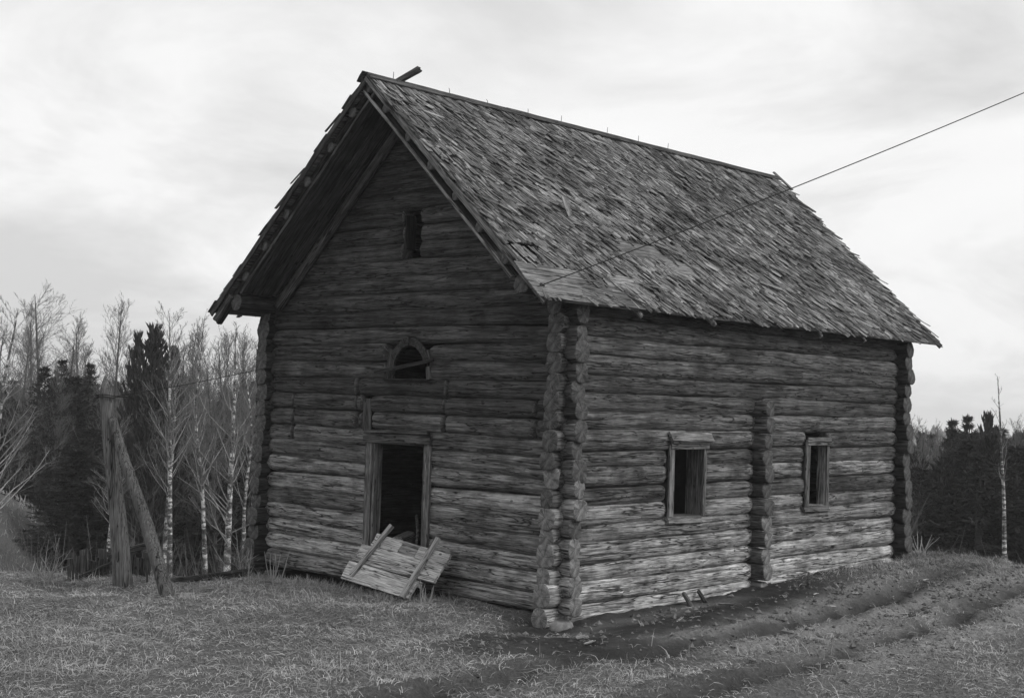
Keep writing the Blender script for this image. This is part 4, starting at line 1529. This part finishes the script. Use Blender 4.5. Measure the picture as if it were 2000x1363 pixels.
B = {
    'g': bare_tree_meshes(17, 8.0, 0.06, (-0.15, 0.25), 0.4, 13, 1.3, 1.0, 0.7, kids=5),
    'a': bare_tree_meshes(11, 8.2, 0.095, (0.3, 0.2), 0.22, 40, 2.4, 0.6, 0.5, kids=8),
    'b': bare_tree_meshes(12, 8.4, 0.062, (0.5, -0.3), 0.38, 34, 2.1, 0.8, 0.55, kids=8, kink=3.0),
    'c': bare_tree_meshes(13, 9.0, 0.07, (-0.2, 0.3), 0.42, 36, 2.2, 0.7, 0.5, kids=8),
    'd': bare_tree_meshes(14, 10.0, 0.10, (0.1, 0.1), 0.3, 50, 3.0, 0.95, 0.6, light=False, kids=9),
    'e': bare_tree_meshes(15, 11.0, 0.12, (0.6, 0.0), 0.35, 44, 3.4, 0.6, 0.15, light=False, kids=9),
    'f': bare_tree_meshes(16, 7.0, 0.06, (0.2, 0.4), 0.2, 40, 2.0, 0.85, 0.6, light=False, kids=8),
}
HT = {'g': 8.0, 'a': 8.2, 'b': 8.4, 'c': 9.0, 'd': 10.0, 'e': 11.0, 'f': 7.0}
birches = [
    ('a', 443, 650, 42, 0.3, 'stout white birch with spreading pale branches nearest the left corner of the storehouse', 'birch', 'birch_tree'),
    ('b', 478, 700, 43, 1.9, 'slim white birch between the stout birch and the storehouse corner', 'birch', 'birch_tree'),
    ('b', 402, 645, 41, 4.0, 'crooked thin birch bending to the right at its foot, left of the stout birch', 'birch', 'birch_tree'),
    ('c', 333, 612, 40, 0.8, 'tall white birch just right of the foot of the leaning brace', 'birch', 'birch_tree'),
    ('c', 320, 700, 43, 2.4, 'thin mottled birch close behind the leaning brace', 'birch', 'birch_tree'),
    ('c', 206, 820, 40, 3.6, 'mottled birch trunk showing just left of the log pole', 'birch', 'birch_tree'),
    ('d', 212, 606, 58, 0.5, 'bare broom shaped tree rising straight behind the log pole', 'bare tree', 'bare_tree'),
    ('e', 78, 575, 66, 2.2, 'large bare tree with drooping sprays of twigs at the far left', 'bare tree', 'bare_tree'),
    ('a', -28, 600, 38, 5.0, 'bare birch at the left edge whose pale branches reach in low', 'birch', 'birch_tree'),
    ('d', 362, 690, 55, 4.4, 'grey bare tree with dense fine twigs between the dark pine and crooked birch', 'bare tree', 'bare_tree'),
    ('d', 500, 690, 60, 2.8, 'grey bare tree partly hidden by the left corner of the storehouse', 'bare tree', 'bare_tree'),
    ('f', 425, 730, 50, 1.0, 'small grey bare tree behind the stout birch', 'bare tree', 'bare_tree'),
    ('f', 295, 780, 46, 2.0, 'thin dark bare sapling under the dark pine', 'bare tree', 'bare_tree'),
    ('g', 1962, 740, 34, 5.2, 'white birch with a slightly bent stem at the right edge by the track', 'birch', 'birch_tree'),
    ('f', 1800, 838, 58, 0.2, 'pale bare tree just right of the far corner of the storehouse', 'bare tree', 'bare_tree'),
    ('f', 1776, 850, 50, 3.2, 'bare tree tucked against the far corner of the storehouse', 'bare tree', 'bare_tree'),
    ('d', 1828, 850, 85, 3.9, 'pale bare tree farther off between the storehouse and the spruces', 'bare tree', 'bare_tree'),
]
for (k, px, top, D, rz, lab, cat, nm) in birches:
    H = height_to(px, top, D)
    s = H / HT[k]
    place_tree(nm, lab, cat, stand(px, D), B[k], rz, max(0.85, min(1.35, s * 1.15)), sz=s)
nb = 0
for (px, top, D, k) in ((125, 700, 62, 'd'), (160, 690, 66, 'f'), (250, 700, 64, 'd'), (300, 720, 60, 'f'), (385, 740, 62, 'd'), (455, 740, 64, 'd'), (520, 720, 66, 'd'), (95, 720, 58, 'd'), (30, 650, 60, 'd'), (-30, 640, 55, 'e'), (545, 720, 60, 'd'),
                        (350, 790, 52, 'f'), (372, 668, 58, 'd'), (420, 672, 60, 'd'), (340, 690, 64, 'd'), (440, 690, 57, 'f'), (465, 668, 62, 'd'), (488, 700, 55, 'f'), (508, 690, 64, 'd'), (392, 700, 54, 'f'), (140, 640, 68, 'd'), (45, 612, 70, 'd'), (110, 655, 62, 'e'), (235, 690, 60, 'f'), (530, 700, 60, 'd'), (475, 780, 54, 'f'), (270, 800, 56, 'f'), (1790, 870, 66, 'f'), (1845, 872, 70, 'f'), (1765, 850, 75, 'd'), (1990, 840, 60, 'd'), (2020, 850, 66, 'd')):
    H = height_to(px, top, D)
    nb += 1
    zone = ('at the left edge of the wood' if px < 130 else 'between the left spruces and the log pole' if px < 260 else 'behind the dark pine' if px < 360 else 'behind the crooked birch' if px < 425
            else 'behind the stout birch' if px < 470 else 'beside the left corner of the storehouse' if px < 600 else 'just right of the storehouse' if px < 1850 else 'near the right edge')
    kd = {'d': 'tall broom shaped leafless tree ', 'f': 'small leafless tree ', 'e': 'spreading leafless tree '}[k]
    place_tree('bare_tree', kd + zone, 'bare tree', stand(px, D), B[k], nb * 1.3, max(0.85, min(1.35, H / HT[k] * 1.2)), kd + zone, sz=H / HT[k])



def conifer_meshes(seed, H, Rb, pine=False, n_wh=26, start=0.08):
    r = np.random.default_rng(seed)
    tr = Acc()
    tz = np.linspace(0, 1, 10)
    tr.tube(np.stack([vnoise(tz * 2, seed) * 0.06, vnoise(tz * 2, seed + 1) * 0.06, tz * H], -1), 0.02 * H * (1 - tz) + 0.01, 8)
    ns = []
    br = Acc()
    for k in range(n_wh):
        f = start + (0.985 - start) * k / (n_wh - 1)
        z = f * H
        rad = Rb * (1 - f) ** (0.75 if not pine else 0.5) * r.uniform(0.75, 1.15) + 0.06
        nb_ = 7 if not pine else 6
        for m in range(nb_):
            a = 2 * np.pi * (m + r.uniform(-0.35, 0.35)) / nb_ + k
            rr = rad * r.uniform(0.7, 1.15)
            if pine:
                el = r.uniform(0.35, 0.8) + 0.4 * f
                d = np.array([math.cos(a) * math.cos(el), math.sin(a) * math.cos(el), math.sin(el)])
                droop = 0.3
            else:
                el = -0.25 + 0.9 * f ** 2 + r.uniform(-0.1, 0.1)
                d = np.array([math.cos(a) * math.cos(el), math.sin(a) * math.cos(el), math.sin(el)])
                droop = 0.12
            nseg = 4
            P = [np.array([0, 0, z])]
            for q in range(nseg):
                d = d + UP * droop * 0.5 + r.normal(size=3) * 0.05
                d /= np.linalg.norm(d)
                P.append(P[-1] + d * rr / nseg)
            P = np.array(P)
            br.tube(P, np.linspace(0.018, 0.005, nseg + 1), 3, cap=False)
            # needle sprays along the branch
            cnt = int((46 if not pine else 34) * max(0.4, min(1.6, rr)))
            u = r.uniform(0.12, 1, cnt) ** 0.8 * nseg
            ii_ = np.minimum(u.astype(int), nseg - 1)
            Q = P[ii_] + (P[ii_ + 1] - P[ii_]) * (u - ii_)[:, None]
            dd = (P[ii_ + 1] - P[ii_])
            dd /= np.linalg.norm(dd, axis=1)[:, None]
            if pine:
                dv = dd * 0.6 + UP * 1.0 + r.normal(size=(cnt, 3)) * 0.25
                ll = r.uniform(0.16, 0.34, cnt)
                wd = 0.028
            else:
                dv = dd * 0.7 + r.normal(size=(cnt, 3)) * 0.55 - UP * 0.25
                ll = r.uniform(0.12, 0.26, cnt)
                wd = 0.02
            dv /= np.linalg.norm(dv, axis=1)[:, None]
            sd_ = np.cross(dv, r.normal(size=(cnt, 3)))
            sd_ /= np.linalg.norm(sd_, axis=1)[:, None]
            s2 = np.cross(dv, sd_)
            for sv in (sd_, s2):
                a0 = Q
                ns.append(np.stack([Q, Q + dv * (ll * 0.45)[:, None] + sv * wd, Q + dv * ll[:, None], Q + dv * (ll * 0.45)[:, None] - sv * wd], 1).reshape(-1, 3))
    NV = np.vstack(ns)
    NQ = np.arange(len(NV)).reshape(-1, 4)
    return (tr.mesh('trunk', M_BARK), br.mesh('branches', M_BARK), mesh('needles', NV, NQ, M_NEED2 if pine else M_NEED, smooth=False))


C = {
    's1': conifer_meshes(31, 8.0, 1.5), 's2': conifer_meshes(32, 9.0, 1.3, n_wh=30), 's3': conifer_meshes(33, 7.0, 1.7, n_wh=24),
    'p1': conifer_meshes(34, 7.5, 1.7, pine=True, n_wh=24, start=0.2), 'p2': conifer_meshes(35, 8.5, 1.5, pine=True, n_wh=26, start=0.3),
}
CH = {'s1': 8.0, 's2': 9.0, 's3': 7.0, 'p1': 7.5, 'p2': 8.5}
cn = ('trunk', 'branches', 'needles')
for (k, px, top, D, w, lab, cat, nm) in (
        ('p1', 284, 655, 46, 1.25, 'dark pine with upright candle shoots standing right of the log pole', 'pine', 'pine_tree'),
        ('p2', 322, 690, 48, 1.0, 'dark pine half hidden behind the tall white birch', 'pine', 'pine_tree'),
        ('p1', 252, 668, 50, 0.8, 'narrow pine crowding the left side of the candle shooted pine', 'pine', 'pine_tree'),
        ('s2', 160, 712, 62, 1.0, 'pointed dark spruce standing alone left of the log pole', 'spruce', 'spruce_tree'),
        ('s1', 105, 705, 60, 1.0, 'dark spruce behind the large bare tree at left', 'spruce', 'spruce_tree'),
        ('s3', 70, 720, 58, 1.0, 'broad dark spruce at the left edge of the wood', 'spruce', 'spruce_tree'),
        ('p2', 517, 710, 62, 1.0, 'dark pine top showing beside the left corner of the storehouse', 'pine', 'pine_tree'),
        ('s1', 1855, 824, 62, 1.0, 'pointed spruce, first to the right of the storehouse', 'spruce', 'spruce_tree'),
        ('s2', 1886, 816, 60, 1.1, 'tallest pointed spruce in the middle of the right hand wood', 'spruce', 'spruce_tree'),
        ('p1', 1926, 824, 58, 1.0, 'knobbly topped conifer near the birch at the right edge', 'pine', 'pine_tree')):
    H = height_to(px, top, D)
    place_tree(nm, lab, cat, stand(px, D), C[k], px * 0.37, w, names=cn, sz=H / CH[k])
bgs = []
for px in range(-60, 600, 20):
    bgs.append((px + random.uniform(-8, 8), random.uniform(748, 790), random.uniform(88, 110)))
for px in range(-60, 600, 18):
    bgs.append((px + random.uniform(-10, 10), random.uniform(735, 790), random.uniform(60, 84)))
for px in range(-60, 600, 30):
    bgs.append((px + random.uniform(-10, 10), random.uniform(830, 900), random.uniform(50, 58)))
for px in range(1850, 2100, 16):
    bgs.append((px + random.uniform(-8, 8), random.uniform(838, 868), random.uniform(60, 80)))
for px in range(1800, 2100, 22):
    bgs.append((px + random.uniform(-8, 8), random.uniform(845, 870), random.uniform(85, 100)))
for px in range(1750, 2100, 15):
    bgs.append((px + random.uniform(-8, 8), random.uniform(890, 940) if px < 1850 else random.uniform(860, 920), random.uniform(46, 58)))
for px in list(range(600, 1760, 34)) + list(range(2110, 3500, 30)) + list(range(-900, -60, 32)):
    bgs.append((px + random.uniform(-14, 14), random.uniform(800, 850) + (30 if px > 1200 else 0), random.uniform(62, 92)))
for n, (px, top, D) in enumerate(bgs):
    if px < 135 and 45 < D < 59:
        continue
    k = random.choice(('s1', 's2', 's3', 's1', 's3', 'p2'))
    H = height_to(px, top, D)
    left = px < 1000
    row = 'front row' if D < 59 else ('middle row' if D < 86 else 'far row')
    if left:
        zone = 'left of the log pole' if px < 180 else ('behind the log pole and its brace' if px < 345 else ('behind the white birches' if px < 500 else 'mostly behind the storehouse'))
    else:
        zone = 'next to the storehouse' if px < 1830 else ('in the middle of the right hand wood' if px < 1930 else 'behind the birch at the right edge')
    if px < -60 or px > 2060:
        zone = 'beyond the %s edge of the view' % ('left' if px < 0 else 'right')
    elif 520 <= px < 1760:
        zone = 'mostly behind the storehouse'
    place_tree('spruce_tree', 'dark conifer, %s of the wood, %s' % (row, zone), 'spruce', stand(px, D), C[k], n * 0.7, random.uniform(1.3, 1.8), 'conifers, %s of the wood, %s' % (row, zone), names=cn, sz=H / CH[k])


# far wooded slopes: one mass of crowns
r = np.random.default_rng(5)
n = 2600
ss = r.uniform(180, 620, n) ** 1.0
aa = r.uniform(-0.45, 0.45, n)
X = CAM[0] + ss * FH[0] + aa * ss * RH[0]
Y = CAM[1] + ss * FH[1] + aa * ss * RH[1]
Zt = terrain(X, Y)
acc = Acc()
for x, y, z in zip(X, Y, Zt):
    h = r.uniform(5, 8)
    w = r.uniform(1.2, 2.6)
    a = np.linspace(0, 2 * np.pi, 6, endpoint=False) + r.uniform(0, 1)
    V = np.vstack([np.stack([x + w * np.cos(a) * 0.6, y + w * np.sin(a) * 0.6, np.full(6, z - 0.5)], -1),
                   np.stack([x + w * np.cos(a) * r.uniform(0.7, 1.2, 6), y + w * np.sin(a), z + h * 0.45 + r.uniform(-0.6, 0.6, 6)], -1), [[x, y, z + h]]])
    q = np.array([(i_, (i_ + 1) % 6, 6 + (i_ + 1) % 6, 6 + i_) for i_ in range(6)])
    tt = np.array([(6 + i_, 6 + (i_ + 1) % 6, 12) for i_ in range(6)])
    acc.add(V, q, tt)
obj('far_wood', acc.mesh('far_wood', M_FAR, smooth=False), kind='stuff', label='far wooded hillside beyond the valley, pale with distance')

# undergrowth twigs in front of the dark wood
r = np.random.default_rng(15)
acc = Acc()
for k in range(640):
    px = r.uniform(-40, 560) if k < 440 else r.uniform(1750, 2080)
    D = r.uniform(30, 48) if k < 440 else r.uniform(36, 52)
    b = np.array(stand(px, D))
    h = r.uniform(0.4, 1.8)
    d = np.array([r.normal() * 0.25, r.normal() * 0.25, 1])
    acc.tube([b, b + d * h * 0.5 + r.normal(size=3) * 0.04, b + d * h + r.normal(size=3) * 0.12], [0.008, 0.006, 0.003], 3, cap=False)
obj('undergrowth', acc.mesh('undergrowth', M_TWIG), kind='stuff', label='thin bare undergrowth at the edge of the wood')

# ------------------------------------------------------------------ shrubs and weeds by the house
def shrub(label, loc, h, n, seed, mat, lean=(0, 0), spread=0.35, maxl=1, name='bare_shrub', cat='shrub'):
    r = np.random.default_rng(seed)
    t = thing(name, label, cat, loc)
    A = [Acc(), Acc(), Acc()]
    for k in range(n):
        d = np.array([lean[0] + r.normal() * spread, lean[1] + r.normal() * spread, 1.0])
        d /= np.linalg.norm(d)
        grow(A, np.array([r.normal() * 0.05, r.normal() * 0.05, 0]), d, h * r.uniform(0.6, 1.1), 0.011, r, 0, maxl, 0.1, 3, 5, 0.7, 0.4)
    obj('stems', A[0].mesh('stems', mat), t)
    if A[1].V:
        obj('twigs', A[1].mesh('twigs', mat), t)


shrub('bare pale shrub growing against the far right corner of the storehouse', (9.95, 0.1, TZ(9.95, 0.1)), 1.3, 4, 51, M_TWIG, (0.35, -0.25), 0.3)
shrub('tuft of dry upright weed stems at the foot of the far right corner', (9.75, -0.35, TZ(9.75, -0.35)), 0.5, 16, 52, M_WEED, (0, 0), 0.35, 0, 'dry_weed', 'weed')
shrub('thin bare sapling in the grass between the brace and the storehouse', (-1.55, 5.0, TZ(-1.55, 5.0)), 0.85, 1, 53, M_TWIGL, (0, 0), 0.1)
shrub('tangle of dry stems at the left corner of the storehouse', (-0.6, 6.3, TZ(-0.6, 6.3)), 0.9, 6, 54, M_WEED, (-0.3, 0.0), 0.4)
shrub('dry weeds standing at the foot of the fence remains', (-4.2, 6.1, TZ(-4.2, 6.1)), 0.7, 6, 55, M_TWIGL, (-0.2, 0.2), 0.4)
shrub('dry weed stems beside the right hand end of the broken door', (-0.9, 1.7, TZ(-0.9, 1.7)), 0.35, 8, 56, M_WEED, (0, 0), 0.4, 0, 'dry_weed', 'weed')
shrub('dry weed stems standing in front of the bleached bottom log by the left corner', (-0.75, 5.3, TZ(-0.75, 5.3)), 0.55, 8, 57, M_WEED, (0, 0), 0.3, 0, 'dry_weed', 'weed')

# ------------------------------------------------------------------ grass
def grass(name, n, sampler, lmin, lmax, wid, lean_mu, lean_sd, seed, mat, label, swirl=1.0):
    r = np.random.default_rng(seed)
    x, y = sampler(r, n)
    z = terrain(x, y)
    n = len(x)
    ln = r.uniform(lmin, lmax, n)
    az = r.uniform(0, 2 * np.pi, n) * (1 - 0.5 * swirl) + swirl * 3.0 * vnoise2(x * 0.7, y * 0.7, seed) + r.normal(size=n) * 0.6
    le = np.clip(r.normal(lean_mu, lean_sd, n), 0.05, 1.5)
    w = wid * r.uniform(0.6, 1.4, n)
    dh = np.stack([np.cos(az), np.sin(az)], -1)
    pts = []
    for f, bendf in ((0, 0.0), (0.4, 0.75), (0.75, 1.0), (1.0, 1.15)):
        a = np.minimum(le * bendf, 1.52)
        hor = f * ln * np.sin(a)
        ver = f * ln * np.cos(a)
        pts.append(np.stack([x + dh[:, 0] * hor, y + dh[:, 1] * hor, z - 0.01 + ver + 0.012 * f], -1))
    side = np.stack([-dh[:, 1], dh[:, 0], r.normal(size=n) * 0.5], -1)
    side /= np.linalg.norm(side, axis=1)[:, None]
    rows = []
    for k, wk in enumerate((1.0, 0.9, 0.6)):
        rows += [pts[k] - side * (w * wk / 2)[:, None], pts[k] + side * (w * wk / 2)[:, None]]
    rows.append(pts[3])
    V = np.stack(rows, 1).reshape(-1, 3)
    b = np.arange(n)[:, None] * 7
    Q = np.vstack([b + np.array([0, 1, 3, 2]), b + np.array([2, 3, 5, 4])])
    T = b + np.array([4, 5, 6])
    obj(name, mesh(name, V, [Q, T], mat, smooth=False), kind='stuff', label=label)


def in_house(x, y, m=0.16):
    return (x > -m) & (x < L_ + m) & (y > -m) & (y < W_ + m)


def region(s0, s1, a0, a1, dens):
    def f(r, n):
        s = np.sqrt(r.uniform(s0 * s0, s1 * s1, n))
        a = r.uniform(a0, a1, n)
        x = CAM[0] + s * FH[0] + a * s * RH[0]
        y = CAM[1] + s * FH[1] + a * s * RH[1]
        k = (~in_house(x, y)) & dens(x, y, r)
        return x[k], y[k]
    return f


def dens_grass(x, y, r):
    d = dirt_amount(x, y)
    t_ = track_amount(x, y)
    patch = 0.75 + 0.35 * vnoise2(x * 1.3, y * 1.3, 77)
    return r.uniform(0, 1, len(x)) < np.clip((1 - np.maximum(d, t_ * 0.35) * 1.05) * patch, 0.015, 1)


grass('matted_grass', 190000, region(12.8, 30, -0.40, 0.42, dens_grass), 0.05, 0.17, 0.006, 1.35, 0.18, 1, M_GRASS, 'matted dry grass covering the yard')
grass('standing_grass', 15000, region(13, 27, -0.40, 0.40, lambda x, y, r: dens_grass(x, y, r) & (vnoise2(x * 0.8, y * 0.8, 91) + 0.5 * vnoise2(x * 2.4, y * 2.4, 92) > 0.15)), 0.10, 0.26, 0.005, 0.8, 0.35, 2, M_GRASS, 'tufts of standing dry grass')
grass('hillside_grass', 16000, region(24, 62, -0.40, -0.16, lambda x, y, r: np.ones(len(x), bool)), 0.15, 0.35, 0.014, 1.0, 0.35, 3, M_GRASS, 'dry grass on the slope under the birches')
grass('laid_straw', 26000, region(13, 25, -0.40, 0.06, lambda x, y, r: dens_grass(x, y, r) & (vnoise2(x * 1.1, y * 1.1, 95) > -0.25)), 0.14, 0.34, 0.0045, 1.48, 0.08, 7, M_STRAW, 'long pale straws laid flat over the yard')
grass('bank_grass', 26000, lambda r, n: (lambda x, y: (x[~in_house(x, y)], y[~in_house(x, y)]))(r.normal(10.6, 1.5, n), r.normal(-0.1, 0.9, n)), 0.07, 0.2, 0.006, 1.15, 0.3, 4, M_GRASS, 'dry grass on the bank at the far corner')
grass('wall_foot_grass', 5000, lambda r, n: (r.uniform(-0.9, -0.2, n), r.uniform(1.6, 7.2, n)), 0.07, 0.2, 0.005, 0.9, 0.35, 5, M_GRASS, 'dry grass along the foot of the gable wall')


# crumbled mud and small stones on the track and trodden earth
r = np.random.default_rng(44)
n = 60000
cx_, cy_ = r.uniform(-5, 13, n), r.uniform(-8, 0.6, n)
keep = (~in_house(cx_, cy_, 0.25)) & (r.uniform(0, 1, n) < np.clip(np.maximum(track_amount(cx_, cy_), 0.15 * dirt_amount(cx_, cy_)) * (0.55 + 0.6 * vnoise2(cx_ * 1.7, cy_ * 1.7, 55)), 0.02, 1))
cx_, cy_ = cx_[keep][:15000], cy_[keep][:15000]
n = len(cx_)
cz_ = terrain(cx_, cy_)
sz_ = 0.008 + 0.045 * r.uniform(0, 1, n) ** 4
octa = np.array([(1, 0, 0), (0, 1, 0), (-1, 0, 0), (0, -1, 0), (0.1, 0.1, 0.75), (0, 0, -0.8)])
Vc = octa[None] * sz_[:, None, None] * r.uniform(0.6, 1.4, (n, 6, 3))
aa = r.uniform(0, 6.28, n)
Vr = Vc.copy()
Vr[..., 0] = Vc[..., 0] * np.cos(aa)[:, None] - Vc[..., 1] * np.sin(aa)[:, None]
Vr[..., 1] = Vc[..., 0] * np.sin(aa)[:, None] + Vc[..., 1] * np.cos(aa)[:, None]
Vr += np.stack([cx_, cy_, cz_ + sz_ * 0.1], -1)[:, None]
tf = np.array([(0, 1, 4), (1, 2, 4), (2, 3, 4), (3, 0, 4), (1, 0, 5), (2, 1, 5), (3, 2, 5), (0, 3, 5)])
M_CLOD = plain_mat('mud_clods', 0.13, var=0.5, scale=6, island=True)
obj('mud_clods', mesh('mud_clods', Vr.reshape(-1, 3), (np.arange(n)[:, None, None] * 6 + tf[None]).reshape(-1, 3), M_CLOD, smooth=False), kind='stuff', label='crumbled clods of dried mud on the track and trodden earth')
grass('straw_litter', 8000, lambda r, n: (lambda x, y: (x[~in_house(x, y) & (dirt_amount(x, y) < 0.5)], y[~in_house(x, y) & (dirt_amount(x, y) < 0.5)]))(r.uniform(-5, 12, n), -7.5 + 7.6 * r.uniform(0, 1, n)), 0.05, 0.13, 0.005, 1.5, 0.06, 6, M_GRASS, 'flattened straw trodden into the earth and track', 0.4)

# ------------------------------------------------------------------ pale air over the valley
hz = bpy.data.materials.new('haze_air')
hz.use_nodes = True
ht = hz.node_tree
ht.nodes.clear()
pv = N(ht, 'ShaderNodeVolumePrincipled', inp={'Density': 0.0007, 'Anisotropy': 0.2})
pv.inputs['Color'].default_value = (0.95, 0.95, 0.95, 1)
ho = N(ht, 'ShaderNodeOutputMaterial')
ht.links.new(pv.outputs[0], ho.inputs['Volume'])
acc = Acc()
o0 = np.array([CAM[0], CAM[1], -24.0])
f3 = np.array([FH[0], FH[1], 0])
r3 = np.array([RH[0], RH[1], 0])
add_box_dirs(acc, o0 - f3 * 160 - r3 * 710, r3 * 1420, f3 * 1370, np.array([0, 0, 38.0]))
obj('haze', acc.mesh('haze', hz, smooth=False), kind='stuff', label='thin pale haze over the valley')
